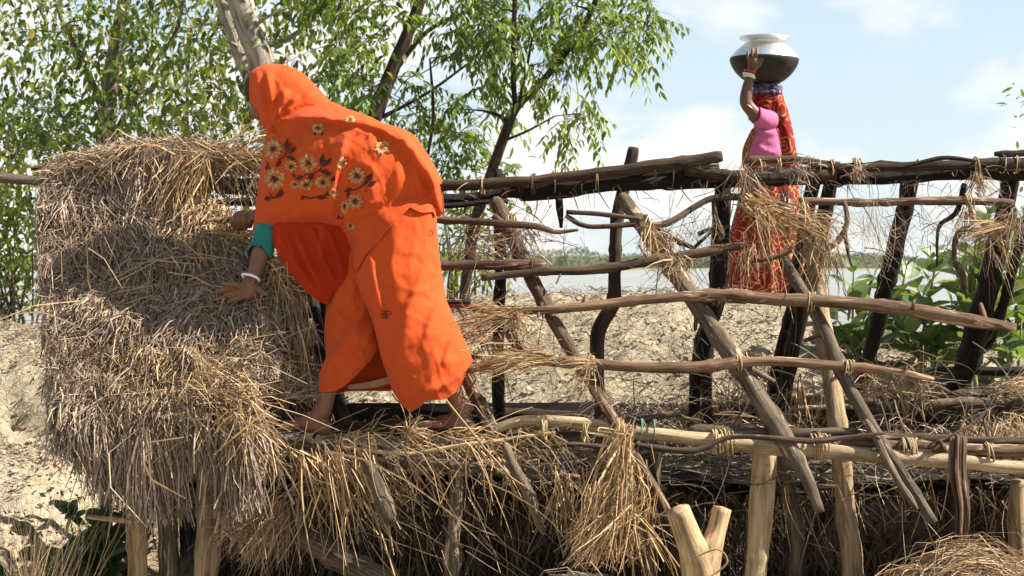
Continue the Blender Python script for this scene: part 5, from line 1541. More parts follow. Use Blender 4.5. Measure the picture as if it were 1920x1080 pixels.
def draped(name, tris2d, fn, off, mat, parent, sub=2):
    """flat shapes (triangles in picture units) laid on a cloth"""
    V, F = [], []
    for t in tris2d:
        ts = [np.array(t, float)]
        for _ in range(sub):
            nt = []
            for a, b, c in ts:
                ab, bc, ca = (a + b) / 2, (b + c) / 2, (c + a) / 2
                nt += [np.array([a, ab, ca]), np.array([ab, b, bc]), np.array([ca, bc, c]), np.array([ab, bc, ca])]
            ts = nt
        for x in ts:
            d1, d2 = x[1] - x[0], x[2] - x[0]
            if d1[0] * d2[1] - d1[1] * d2[0] > 0: x = x[::-1]
            F.append([len(V), len(V) + 1, len(V) + 2]); V += [x[0], x[1], x[2]]
    V = np.array(V)
    D = fn(V) - off
    return link(name, mesh_np(name, PA(V[:, 0], V[:, 1], D), np.array(F), True), mat, parent)

def hem_line(name, pts, fn, parent, r_px=1.3, mat=None):
    p = dense_poly(pts, 4, False)
    D = fn(p) - 0.002
    C = PA(p[:, 0], p[:, 1], D)
    mb = MB().tube(C, np.full(len(C), r_px * 5.95 / FPX), seg=6)
    return link(name, mb.mesh(name), mat or M['sari'], parent)

hem_line('sari_hem', [(829, 338, 1), (825, 350), (830, 372), (832, 402, 1), (815, 405), (812, 397), (790, 398), (768, 388, 1), (742, 413), (718, 437), (698, 461), (683, 480), (665, 515, 1)], torso_front, W1)
hem_line('sari_hem', [(636, 423), (600, 420), (560, 423), (520, 427), (474, 434)], torso_front, W1)
hem_line('sari_hem', [(886, 677, 1), (875, 692), (869, 708), (857, 731), (845, 741), (830, 748), (803, 749), (788, 761), (772, 771, 1), (757, 761), (738, 735)], skirt.front, W1)
petti = Puff([(652, 722), (690, 716), (734, 706), (738, 716), (700, 727), (654, 730)], 5.99, 0.3, step=3, g=2)
link('petticoat', petti.mesh('petticoat', step=4, rings=(0.8, 2, 3.5), sheet=0.004), M['petticoat'], W1)

def flower(cx, cy, R, rot=0.0, sx=1.0, n=11, parent=None):
    rs = random.Random(int(cx * 7 + cy))
    pet, ctr = [], []
    for k in range(n):
        a = rot + 2 * math.pi * k / n + rs.uniform(-0.1, 0.1)
        r = R * rs.uniform(0.85, 1.08); w = 0.30
        f = lambda r_, a_: (cx + sx * r_ * math.cos(a_), cy + r_ * math.sin(a_))
        p0, pl, pr, pt = f(R * 0.22, a), f(r * 0.72, a - w), f(r * 0.72, a + w), f(r, a)
        pet += [(p0, pl, pr), (pl, pt, pr)]
    for k in range(6):
        a = 2 * math.pi * k / 6 + rs.random()
        r = R * rs.uniform(0.3, 0.5)
        ctr.append(((cx + sx * r * math.cos(a), cy + r * math.sin(a)), (cx + sx * r * 0.55 * math.cos(a + 0.9), cy + r * 0.55 * math.sin(a + 0.9)), (cx - sx * r * 0.2 * math.cos(a), cy - r * 0.2 * math.sin(a))))
    o = draped('embroidered_flower', pet, torso_front, 0.0045, M['cream'], W1, 1)
    draped('flower_centre', ctr, torso_front, 0.0065, M['maroon'], o, 1)

for f in ((512, 280, 19), (515, 336, 22), (578, 306, 19), (545, 312, 13), (605, 342, 14, 0, 1.2), (574, 347, 12, 0, 1.3), (640, 306, 14, 0, 0.8), (669, 330, 17), (666, 378, 16), (646, 388, 15, 0, 0.6), (657, 423, 9), (717, 275, 14, 0.4, 1.1), (596, 240, 11, 0, 1.2), (657, 224, 8, 0, 1.4), (626, 361, 9, 0, 1.2), (553, 346, 9, 0, 1.2)):
    flower(*f)

def leaf2(p0, ang, L, w):
    a = math.radians(ang); d = np.array([math.cos(a), math.sin(a)]); n = np.array([-d[1], d[0]])
    p0 = np.array(p0, float); m = p0 + d * L * 0.5; e = p0 + d * L
    return [(p0, m + n * w, m - n * w), (m + n * w, e, m - n * w)]
def stroke(pts, w):
    t = []
    pts = np.array(pts, float)
    for a, b in zip(pts[:-1], pts[1:]):
        d = (b - a) / np.linalg.norm(b - a); n = np.array([-d[1], d[0]]) * w
        t += [(a + n, b + n, b - n), (a + n, b - n, a - n)]
    return t
lv = []
for (x, y, a, L, w) in ((535, 284, -80, 26, 5), (541, 290, -50, 22, 5), (536, 293, 20, 20, 5), (528, 300, 130, 18, 5), (503, 306, 100, 16, 5), (498, 300, 60, 14, 4), (498, 372, 180, 0.1, 1), (512, 372, -30, 26, 5), (508, 371, 170, 14, 5), (520, 370, -60, 20, 4),
                        (600, 312, -75, 26, 5), (606, 314, -50, 24, 5), (598, 320, 10, 24, 5), (590, 326, 140, 20, 5), (570, 330, 160, 18, 5), (560, 368, 190, 0.1, 1), (575, 371, 180, 18, 4), (590, 370, 0, 24, 5), (605, 368, -25, 22, 4),
                        (622, 322, 150, 14, 5), (628, 330, 120, 14, 5), (682, 345, -50, 30, 5), (688, 350, -30, 24, 5), (684, 356, 40, 18, 5), (660, 352, 150, 18, 4), (655, 358, 110, 14, 4), (640, 412, 100, 16, 5), (634, 402, 80, 18, 5), (600, 246, 60, 9, 3), (592, 246, 120, 9, 3), (720, 284, 20, 14, 3), (716, 286, 120, 10, 3), (548, 324, 60, 12, 3)):
    lv += leaf2((x, y), a, L, w)
for s_ in ([(520, 300), (530, 296), (540, 282), (546, 268)], [(505, 362), (512, 372), (530, 366)], [(570, 328), (588, 326), (600, 318), (610, 300)], [(560, 366), (580, 372), (604, 368)], [(655, 358), (672, 354), (686, 344), (698, 330)], [(644, 405), (640, 415)]):
    lv += stroke(s_, 1.2)
draped('embroidered_leaves', lv, torso_front, 0.0035, M['maroon'], W1, 1)
# little printed marks on the skirt: two looped letters and a ring
mk = []
for s_ in ([(716, 581), (721, 583), (722, 588), (716, 589), (716, 581)], [(716, 589), (722, 590), (723, 595), (717, 597), (716, 589)], [(725, 598), (724, 583), (731, 584), (733, 589), (725, 591)]):
    mk += stroke(s_, 0.8)
draped('printed_mark', mk, skirt.front, 0.008, M['maroon'], W1, 0)
a_ = np.linspace(0, 2 * np.pi, 10)
mk = stroke(np.stack([811 + 4 * np.cos(a_), 434 + 5 * np.sin(a_)], 1), 0.7)
draped('printed_mark', mk, skirt.front, 0.008, M['maroon'], W1, 0)

# teal sleeve and the arms
def sleeve_pts(s): return s
def cone_sleeve(pts, name, mat, parent, rough=0.05, notch=0.0):
    c = spline(arm_chain(pts), 0.01)
    T, N, B = frames(c[:, :3])
    mb = MB().tube(c[:, :3], c[:, 3], seg=22, rough=rough, seed=5, cap=False)
    V = mb.V[0]
    last = V[-22:]
    d = T[-1]
    V[-22:] = last + d * (notch * np.sin(np.arange(22) / 22 * 4 * np.pi + 0.9))[:, None]
    inn = V.reshape(-1, 22, 3); cen = c[:, None, :3]
    V2 = (cen + (inn - cen) * 0.94).reshape(-1, 3)
    Q = mb.Q[0]
    n = len(V)
    j = np.arange(22); k = (j + 1) % 22; b0 = n - 22
    rim = np.stack([b0 + j, b0 + k, b0 + k + n, b0 + j + n], 1)
    me = mesh_np(name, np.vstack([V, V2]), np.vstack([Q, Q[:, ::-1] + n, rim]), True, {"pc": np.vstack([V, V2])})
    return link(name, me, mat, parent)
cone_sleeve([(520, 360, 6.10, 20), (508, 405, 6.08, 22), (498, 440, 6.05, 22), (489, 474, 6.03, 25)], 'blouse_sleeve', M['teal'], W1, 0.04, 0.02)

HD = 6.0
body_chains = [
    arm_chain([(580, 290, 6.10, 22), (545, 315, 6.12, 20), (514, 390, 6.08, 19), (499, 440, 6.05, 19), (488, 480, 6.02, 18), (476, 515, 5.99, 13), (470, 530, 5.99, 13)]),        # near arm
    arm_chain([(600, 280, 6.05, 30), (560, 330, 6.12, 26), (530, 390, 6.15, 20), (500, 402, 6.16, 17), (478, 406, 6.19, 13), (468, 410, 6.2, 13)]),              # far arm
    arm_chain([(470, 528, 5.98, 14), (462, 542, 5.99, 17), (452, 546, 5.99, 15)]),            # palm on the straw
    arm_chain([(468, 534, 5.97, 12), (476, 546, 5.97, 13), (462, 552, 5.97, 12)]),
    arm_chain([(452, 538, 5.97, 8), (440, 533, 5.95, 6.2), (428, 533, 5.94, 5.2), (419, 531, 5.94, 4.2)]),
    arm_chain([(448, 543, 5.99, 8), (434, 541, 5.97, 6.4), (420, 543, 5.97, 5.4), (409, 547, 5.97, 4.4)]),
    arm_chain([(450, 550, 5.99, 8), (436, 551, 5.98, 6.4), (423, 555, 5.98, 5.4), (413, 560, 5.98, 4.4)]),
    arm_chain([(458, 555, 5.98, 7.5), (446, 559, 5.97, 6), (435, 563, 5.97, 5), (427, 567, 5.97, 4)]),
    arm_chain([(474, 538, 5.96, 8), (484, 542, 5.94, 6.5), (492, 548, 5.93, 5.5), (500, 552, 5.93, 4.4)]),     # thumb
    arm_chain([(468, 408, 6.2, 14), (456, 412, 6.21, 15), (448, 418, 6.22, 12)]),               # far hand on the stick
    arm_chain([(455, 402, 6.22, 7), (446, 402, 6.2, 6.5), (440, 412, 6.18, 6), (442, 424, 6.2, 5.5)]),
    arm_chain([(462, 402, 6.22, 7), (454, 401, 6.19, 6.5), (449, 412, 6.17, 6), (451, 425, 6.19, 5.5)]),
    arm_chain([(469, 404, 6.22, 7), (463, 402, 6.19, 6.5), (459, 413, 6.17, 6), (460, 426, 6.19, 5.5)]),
    arm_chain([(475, 406, 6.21, 7), (471, 405, 6.19, 6), (468, 415, 6.17, 5.5), (469, 424, 6.19, 5)]),
    arm_chain([(462, 420, 6.22, 7), (452, 428, 6.22, 6), (444, 430, 6.24, 5)]),
    arm_chain([(725, 350, 6.06, 40), (680, 310, 6.07, 40), (625, 275, 6.08, 38), (575, 245, 6.10, 28), (540, 214, 6.13, 20), (518, 192, 6.15, 20)]),                # trunk and neck
    arm_chain([(738, 380, 6.03, 36), (752, 450, 6.02, 32), (775, 560, 5.97, 28), (815, 655, 5.89, 23), (845, 720, 5.83, 19), (858, 755, 5.83, 15), (866, 780, 5.83, 15)]),   # near leg
    arm_chain([(725, 380, 6.06, 32), (696, 470, 6.06, 26), (664, 560, 6.03, 22), (646, 640, 5.97, 20), (622, 710, 5.89, 17), (612, 745, 5.85, 16), (605, 772, 5.84, 17)]),   # far leg
]
def foot(ax, ay, D, s, dx):
    """heel under the ankle, toes towards dx (picture left)"""
    f = []
    f.append(arm_chain([(ax + 6 * s, ay + 24, D, 15), (ax - 14 * s, ay + 20, D, 16), (ax - 40 * s, ay + 14, D + 0.01, 13), (ax - 58 * s, ay + 18, D + 0.02, 10)]))
    f.append(arm_chain([(ax, ay - 14, D, 16), (ax - 12 * s, ay + 6, D, 16), (ax - 32 * s, ay + 12, D + 0.01, 12)]))
    for k, (dd, l, r) in enumerate(((-0.028, 84, 6.0), (-0.010, 84, 5.0), (0.008, 80, 4.6), (0.024, 75, 4.3), (0.038, 68, 4.0))):
        f.append(arm_chain([(ax - 50 * s, ay + 20, D + dd * 0.8, 8), (ax - (l - 14) * s, ay + 20, D + dd, r + 0.6), (ax - l * s, ay + 24, D + dd, r)]))
    return f
body_chains += foot(604, 778, 5.84, 0.92, -1) + foot(872, 776, 5.83, 0.95, -1)
hc = P(508, 176, 6.14)
Rq = Matrix.Rotation(math.radians(-25), 3, 'Y')
blobs = [(hc, (0.074, 0.066, 0.088), Rq), (P(487, 205, 6.1), (0.038, 0.045, 0.045), Rq), (P(474, 194, 6.11), (0.014, 0.012, 0.02), Rq), (P(482, 214, 6.11), (0.016, 0.024, 0.010), Rq)]
b1 = remesh_body('body', body_chains, 0.0042, blobs)
link('body', b1, M['skin'], W1)
# hair at the brow and white bangle, glass bangles
hv = Puff([(472, 138), (462, 148), (457, 163), (459, 180), (464, 190), (474, 180), (478, 152)], 6.08, 0.9, step=3, g=2)
link('hair', hv.mesh('hair', step=4, rings=(1, 2.5, 5)), M['hair'], W1)
ring(P(470, 521, 5.96), (0.25, 0.35, 0.9), 16.5 * 5.96 / FPX, 2.6 * 5.96 / FPX, M['shell'], 'bangle', W1)
for k in range(4):
    ring(P(478 + k * 3.2, 408 - k * 0.4, 6.19), (0.97, 0.1, 0.1), 14.5 * 6.19 / FPX, 1.4 * 6.19 / FPX, M['pinkglass'], 'glass_bangle', W1)

# ---------- the woman with the pot
def scroll(n, l, tc, c):
    nz = n.new("ShaderNodeTexNoise"); nz.inputs['Scale'].default_value = 6.0; nz.inputs['Detail'].default_value = 2
    l.new(tc, nz.inputs['Vector'])
    ad = n.new("ShaderNodeVectorMath"); ad.operation = 'MULTIPLY_ADD'
    l.new(nz.outputs['Color'], ad.inputs[0]); ad.inputs[1].default_value = (0.14, 0.14, 0.14); l.new(tc, ad.inputs[2])
    vo = n.new("ShaderNodeTexVoronoi"); vo.inputs['Scale'].default_value = 8.5
    l.new(ad.outputs[0], vo.inputs['Vector'])
    mu = n.new("ShaderNodeMath"); mu.operation = 'MULTIPLY'; mu.inputs[1].default_value = 30.0
    l.new(vo.outputs['Distance'], mu.inputs[0])
    sn = n.new("ShaderNodeMath"); sn.operation = 'SINE'; l.new(mu.outputs[0], sn.inputs[0])
    k = ramp(n, l, sn.outputs[0], [(0.70, (0, 0, 0)), (0.88, (1, 1, 1))])
    k2 = ramp(n, l, noise(n, l, tc, 9.0, 2), [(0.36, (0, 0, 0)), (0.46, (1, 1, 1))])
    k = mixc(n, l, 1.0, k, k2, 'MULTIPLY')
    c = mixc(n, l, k, c, (0.55, 0.26, 0.09))
    return c
M['red_sari'] = cloth_mat('red_patterned_sari', (0.22, 0.012, 0.009), 0.12, (0.3, 0.018, 0.01), var=scroll)
M['pink'] = cloth_mat('pink_blouse', (0.52, 0.13, 0.26), 0.06, wrinkle=0.7)
M['olive'] = cloth_mat('brown_sari_edge', (0.20, 0.085, 0.03), 0.1, var=scroll)
D2 = 10.2
gz2 = float(ground_z(np.array([1.57]), np.array([D2]))[0])
W2 = thing('person', (1.57, D2, gz2), 'woman in pink blouse and red patterned sari carrying a metal pot on her head', 'person')
rs_skirt = Puff([(1398, 316), (1440, 306), (1480, 312), (1496, 345), (1502, 400), (1506, 460), (1510, 540), (1512, 586, 1), (1430, 592), (1354, 586, 1), (1357, 540), (1360, 480), (1372, 420), (1386, 370)], D2, 0.7,
                step=4, g=3, folds=[([(1400, 360), (1380, 450), (1368, 590)], 5, 6), ([(1425, 350), (1410, 450), (1400, 590)], 4, 7), ([(1450, 350), (1445, 470), (1440, 595)], 5, 7), ([(1475, 350), (1480, 470), (1480, 595)], 4, 7), ([(1362, 500), (1430, 516), (1505, 480)], 4, 6)])
link('sari_skirt', rs_skirt.mesh('sari_skirt', step=5, noise_amp=0.008), M['red_sari'], W2)
blouse = Puff([(1418, 200), (1434, 204), (1450, 216), (1462, 240), (1468, 270), (1468, 312), (1430, 318), (1394, 312), (1394, 290), (1400, 268), (1412, 244), (1414, 225)], D2 - 0.01, 0.95, step=3, g=2, crease=[(12, 7, 2.6, (1395, 225, 1475, 320)), (-30, 8, 2.2, (1400, 205, 1470, 300))],
              folds=[([(1424, 245), (1440, 252), (1462, 250)], 3, 4), ([(1415, 270), (1440, 285), (1464, 284)], 3, 4), ([(1408, 290), (1430, 300), (1460, 300)], 3, 4), ([(1430, 215), (1424, 240), (1416, 262)], 2.5, 4)])
link('blouse', blouse.mesh('blouse', step=4, rings=(1, 2.5, 5), noise_amp=0.006), M['pink'], W2)
edge = Puff([(1412, 240), (1404, 252), (1393, 278), (1391, 300), (1394, 316), (1404, 314), (1402, 292), (1408, 268), (1416, 250)], D2 - 0.03, 1.0, step=3, g=1.5)
link('sari_edge', edge.mesh('sari_edge', step=3, rings=(0.8, 2, 3.5), over=(blouse,), gap=0.006), M['olive'], W2)
rveil = Puff([(1412, 172), (1440, 168), (1464, 172), (1472, 190), (1480, 215), (1487, 245), (1492, 275), (1497, 305), (1499, 335), (1484, 345), (1470, 330), (1467, 300), (1462, 262), (1452, 232), (1438, 212), (1424, 210), (1411, 206), (1408, 188)], D2, 1.05, step=3, g=2,
             folds=[([(1430, 176), (1446, 210), (1464, 250), (1474, 320)], 4, 5), ([(1448, 176), (1466, 220), (1480, 280), (1486, 335)], 4, 5), ([(1462, 180), (1476, 230), (1488, 300)], 3, 4), ([(1416, 182), (1426, 196), (1440, 212)], 3, 4)])
link('sari_veil', rveil.mesh('sari_veil', step=4, rings=(1, 2.5, 5), over=(blouse,), gap=0.005, noise_amp=0.006), M['red_sari'], W2)
c2 = [
    arm_chain([(1440, 218, D2 - 0.02, 17), (1424, 220, D2 - 0.10, 16), (1410, 208, D2 - 0.14, 12.5), (1399, 192, D2 - 0.15, 12), (1400, 172, D2 - 0.15, 11), (1404, 150, D2 - 0.15, 8.5), (1409, 134, D2 - 0.16, 7.5)]),
    arm_chain([(1409, 134, D2 - 0.16, 8), (1412, 124, D2 - 0.17, 10.5), (1414, 116, D2 - 0.18, 10.5)]),
    arm_chain([(1406, 118, D2 - 0.18, 3.8), (1402, 107, D2 - 0.20, 3.1), (1402, 97, D2 - 0.19, 2.6)]),
    arm_chain([(1411, 116, D2 - 0.18, 3.8), (1410, 103, D2 - 0.20, 3.1), (1411, 91, D2 - 0.19, 2.6)]),
    arm_chain([(1417, 116, D2 - 0.18, 3.8), (1418.5, 103, D2 - 0.20, 3.1), (1419.5, 91, D2 - 0.19, 2.6)]),
    arm_chain([(1422, 118, D2 - 0.18, 3.6), (1426, 107, D2 - 0.20, 3.0), (1428, 98, D2 - 0.19, 2.5)]),
    arm_chain([(1418, 126, D2 - 0.17, 4.6), (1425, 119, D2 - 0.19, 4.2), (1430, 110, D2 - 0.2, 3.4)]),
    arm_chain([(1446, 380, D2, 34), (1434, 300, D2, 22), (1438, 240, D2, 17), (1440, 205, D2, 13), (1440, 190, D2, 13)]),
    arm_chain([(1440, 235, D2 + 0.06, 14), (1442, 270, D2 + 0.14, 12), (1436, 320, D2 + 0.16, 10), (1424, 335, D2 + 0.15, 9)]),
    arm_chain([(1460, 390, D2 - 0.06, 30), (1455, 480, D2 - 0.06, 20), (1452, 580, D2 - 0.05, 10), (1450, 612, D2 - 0.05, 9)]),
    arm_chain([(1440, 390, D2 + 0.06, 30), (1420, 480, D2 + 0.06, 20), (1410, 580, D2 + 0.05, 10), (1406, 612, D2 + 0.05, 9)]),
    arm_chain([(1454, 616, D2 - 0.05, 9), (1430, 619, D2 - 0.05, 8), (1410, 621, D2 - 0.05, 6)]),
    arm_chain([(1410, 616, D2 + 0.05, 9), (1386, 619, D2 + 0.05, 8), (1366, 621, D2 + 0.05, 6)]),
]
hb = [(P(1442, 188, D2), (0.062, 0.055, 0.075), Matrix.Identity(3)), (P(1430, 202, D2), (0.03, 0.04, 0.036), Matrix.Identity(3)), (P(1421, 196, D2), (0.012, 0.012, 0.018), Matrix.Identity(3)), (P(1423, 206, D2), (0.012, 0.02, 0.008), Matrix.Identity(3))]
link('body', remesh_body('body', c2, 0.0042, hb, 2), M['skin_dark'], W2)
cone_sleeve([(1442, 228, D2 - 0.04, 21), (1428, 222, D2 - 0.10, 18), (1416, 214, D2 - 0.135, 15.5)], 'blouse_sleeve', M['pink'], W2, 0.05, 0.01)
s2 = D2 / FPX
ring(P(1404, 140, D2 - 0.155), (0.25, 0, 1), 10 * s2, 2.0 * s2, M['shell'], 'bangle', W2)
ring(P(1405, 144, D2 - 0.155), (0.25, 0, 1), 10 * s2, 1.8 * s2, M['shell'], 'bangle', W2)
ring(P(1406, 134, D2 - 0.158), (0.25, 0, 1), 9.5 * s2, 2.0 * s2, M['redglass'], 'glass_bangle', W2)
ring(P(1403, 200, D2 - 0.145), (0.6, 0, 0.8), 13 * s2, 1.2 * s2, M['brass'], 'arm_band', W2)
# cloth ring on her head
mb = MB()
for k in range(3):
    t = np.linspace(0, 2 * np.pi, 40)
    C = np.stack([(1439 - 960) * s2 + 22 * s2 * np.cos(t), D2 + 22 * s2 * np.sin(t), ZC - (163 + 5 * k - HY) * s2 + 1.6 * s2 * np.sin(5 * t + k * 2)], 1)
    mb.tube(C, np.full(40, 6 * s2), seg=10, rough=0.15, seed=k, cap=False)
def patch(n, l, tc, c):
    f = noise(n, l, tc, 34.0, 2)
    return ramp(n, l, f, [(0.42, (0.02, 0.02, 0.03)), (0.5, (0.06, 0.09, 0.2)), (0.58, (0.16, 0.03, 0.04)), (0.68, (0.3, 0.3, 0.34))])
M['ringcloth'] = cloth_mat('printed_ring_cloth', (0.1, 0.1, 0.15), 0, var=patch)
link('head_ring', mb.mesh('head_ring'), M['ringcloth'], None, label='rolled dark printed cloth ring between her head and the pot', cat='cloth ring')
# pot: turned profile
prof = [(0, 158), (20, 157.5), (32, 154), (46, 144), (57, 131), (63, 119), (64.5, 113), (63, 108), (56, 99), (46, 90), (38, 83), (36, 79.5), (38, 77), (46, 74), (48, 72.2), (47.5, 70.6), (45, 70), (36, 72), (33, 78), (36, 84), (46, 93), (58, 107), (60, 113), (54, 128), (40, 146), (20, 154), (0, 155)]
prof = np.array(prof, float)
pp = spline(np.column_stack([prof, np.zeros(len(prof))]), 2.5)[:, :2]
pp[:, 0] = np.maximum(pp[:, 0], 0)
th = np.linspace(0, 2 * np.pi, 64, endpoint=False)
cx, tilt = (1433 - 960) * s2, math.radians(1.5)
V = []
for r, y in pp:
    z = (113 - y) * s2
    V.append(np.stack([r * s2 * np.cos(th), r * s2 * np.sin(th), np.full(64, z)], 1))
V = np.vstack(V)
V += 0.0018 * fbm(V, 9.0, 2, 5)[:, None]
zs = V[:, 2].copy()
Rm = np.array(Matrix.Rotation(tilt, 3, 'Y'))
V = V @ Rm.T + np.array([cx, D2, ZC - (113 - HY) * s2])
n_ = len(pp)
i = np.arange(n_ - 1)[:, None] * 64; j = np.arange(64)[None, :]; k = (j + 1) % 64
Q = np.stack([i + j, i + 64 + j, i + 64 + k, i + k], -1).reshape(-1, 4)
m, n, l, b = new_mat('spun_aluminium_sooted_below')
painted_shade = attr(n, "soot").outputs['Fac']
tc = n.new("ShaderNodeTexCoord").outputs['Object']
sm_ = ramp(n, l, painted_shade, [(0.49, (1, 1, 1)), (0.51, (0, 0, 0))])
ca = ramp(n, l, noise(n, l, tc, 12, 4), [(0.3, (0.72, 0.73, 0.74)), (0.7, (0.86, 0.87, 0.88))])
cb = ramp(n, l, noise(n, l, tc, 14, 5), [(0.3, (0.012, 0.010, 0.008)), (0.7, (0.035, 0.03, 0.024))])  # shade and dark ground reflection painted into the colour of the lower half
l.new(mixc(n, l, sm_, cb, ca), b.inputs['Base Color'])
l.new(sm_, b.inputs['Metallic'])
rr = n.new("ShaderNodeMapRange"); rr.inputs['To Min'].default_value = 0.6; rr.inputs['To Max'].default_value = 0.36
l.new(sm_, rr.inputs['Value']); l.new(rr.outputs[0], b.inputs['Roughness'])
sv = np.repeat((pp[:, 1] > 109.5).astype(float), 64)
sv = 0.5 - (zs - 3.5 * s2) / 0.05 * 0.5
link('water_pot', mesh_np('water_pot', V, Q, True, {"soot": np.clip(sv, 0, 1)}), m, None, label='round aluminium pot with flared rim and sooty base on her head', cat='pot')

# ------------------------------------------------------------------ plants
def leaf_template(L, W, fold=0.25, droop=0.25, pts=(0.0, 0.3, 0.65, 1.0), shape=(0.0, 0.9, 0.8, 0.0)):
    """pointed leaf along +x, returns verts and quads/tris; midrib folded"""
    V, F = [], []
    idx = []
    for t, s in zip(pts, shape):
        x = L * t; z = -droop * L * t * t; w = W * 0.5 * s
        if s == 0:
            idx.append((len(V),)); V.append((x, 0, z))
        else:
            idx.append((len(V), len(V) + 1, len(V) + 2)); V += [(x, w, z + fold * w), (x, 0, z), (x, -w, z + fold * w)]
    for a, b in zip(idx[:-1], idx[1:]):
        if len(a) == 1 and len(b) == 3: F += [(a[0], b[1], b[0]), (a[0], b[2], b[1])]
        elif len(a) == 3 and len(b) == 3: F += [(a[0], a[1], b[1]), (a[0], b[1], b[0]), (a[1], a[2], b[2]), (a[1], b[2], b[1])]
        else: F += [(a[0], a[1], b[0]), (a[1], a[2], b[0])]
    return np.array(V, float), np.array(F)

def basis(d, up):
    d = d / (np.linalg.norm(d, axis=1)[:, None] + 1e-9)
    s = np.cross(up, d); s /= np.linalg.norm(s, axis=1)[:, None] + 1e-9
    u = np.cross(d, s)
    return d, s, u

def leaves_mesh(name, pos, dirs, ups, size, tmpl, rnd, mat):
    V0, F0 = tmpl
    d, s, u = basis(dirs, ups)
    N, k = len(pos), len(V0)
    V = pos[:, None] + size[:, None, None] * (V0[None, :, 0, None] * d[:, None] + V0[None, :, 1, None] * s[:, None] + V0[None, :, 2, None] * u[:, None])
    F = (np.arange(N)[:, None, None] * k + F0[None]).reshape(-1, 3)
    return mesh_np(name, V.reshape(-1, 3), F, True, {"rnd": np.repeat(rnd, k)})

def leaf_objects(parent, pos, dirs, ups, size, tmpl, mats, name='leaf'):
    """single leaves as parts sharing a few meshes"""
    V0, F0 = tmpl
    meshes = []
    for i, mt in enumerate(mats):
        me = mesh_np(name, V0, F0, True, {"rnd": np.full(len(V0), (i + 0.5) / len(mats))})
        me.materials.append(mt); meshes.append(me)
    d, s, u = basis(dirs, ups)
    off = Matrix.Translation(-Vector(parent.location))
    for i in range(len(pos)):
        m = Matrix(((d[i, 0], s[i, 0], u[i, 0], pos[i, 0]), (d[i, 1], s[i, 1], u[i, 1], pos[i, 1]), (d[i, 2], s[i, 2], u[i, 2], pos[i, 2]), (0, 0, 0, 1))) @ Matrix.Scale(float(size[i]), 4)
        o = bpy.data.objects.new(name, meshes[i % len(meshes)])
        COL.objects.link(o)
        o.parent = parent
        o.matrix_parent_inverse = off
        o.matrix_basis = m

def limb(mb, a, b, r0, r1, bow=0.12, seed=0, seg=6):
    rs = np.random.default_rng(seed)
    a, b = np.asarray(a, float), np.asarray(b, float)
    L = np.linalg.norm(b - a)
    n = max(4, int(L / 0.12))
    t = np.linspace(0, 1, n)[:, None]
    off = rs.normal(0, bow, 3) * L * 0.5
    off[2] += 0.06 * L
    C = a * (1 - t) + b * t + off * (4 * t * (1 - t))
    C += rs.normal(0, 0.008, C.shape) * L * 0.3
    mb.tube(C, np.linspace(r0, r1, n), seg=seg, seed=seed % 50, cap=True)
    return C

BROAD = leaf_template(1.0, 0.46, 0.3, 0.35, (0, 0.25, 0.6, 1.0), (0, 1.0, 0.75, 0))
NARROW = leaf_template(1.0, 0.30, 0.25, 0.25, (0, 0.35, 0.7, 1.0), (0, 1.0, 0.7, 0))
BIG = leaf_template(1.0, 0.62, 0.22, 0.22, (0, 0.12, 0.35, 0.65, 0.88, 1.0), (0, 0.5, 0.95, 1.0, 0.55, 0))
M['leaf_a'] = leaf_mat('broad_leaf', [(0, (0.038, 0.068, 0.013)), (0.45, (0.095, 0.14, 0.024)), (0.85, (0.20, 0.23, 0.042)), (1, (0.30, 0.21, 0.08))], 0.48)
M['leaf_b'] = leaf_mat('neem_leaf', [(0, (0.045, 0.085, 0.018)), (0.6, (0.125, 0.19, 0.036)), (1, (0.27, 0.33, 0.06))], 0.45)
M['leaf_c'] = leaf_mat('bright_leaf', [(0, (0.08, 0.13, 0.02)), (0.6, (0.16, 0.22, 0.035)), (1, (0.26, 0.30, 0.05))], 0.45)
M['leaf_d'] = leaf_mat('milkweed_leaf', [(0, (0.075, 0.13, 0.04)), (0.5, (0.13, 0.20, 0.07)), (1, (0.24, 0.30, 0.13))], 0.35, rough=0.4)
M['leaf_e'] = leaf_mat('weed_leaf', [(0, (0.025, 0.06, 0.014)), (1, (0.06, 0.12, 0.025))], 0.3)

def in_region(n, boxes):
    """random picture points in weighted boxes (x0, y0, x1, y1, weight)"""
    w = np.array([b[4] for b in boxes], float); w /= w.sum()
    k = rng.choice(len(boxes), n, p=w)
    b = np.array([q[:4] for q in boxes], float)[k]
    return rng.uniform(b[:, 0], b[:, 2]), rng.uniform(b[:, 1], b[:, 3])

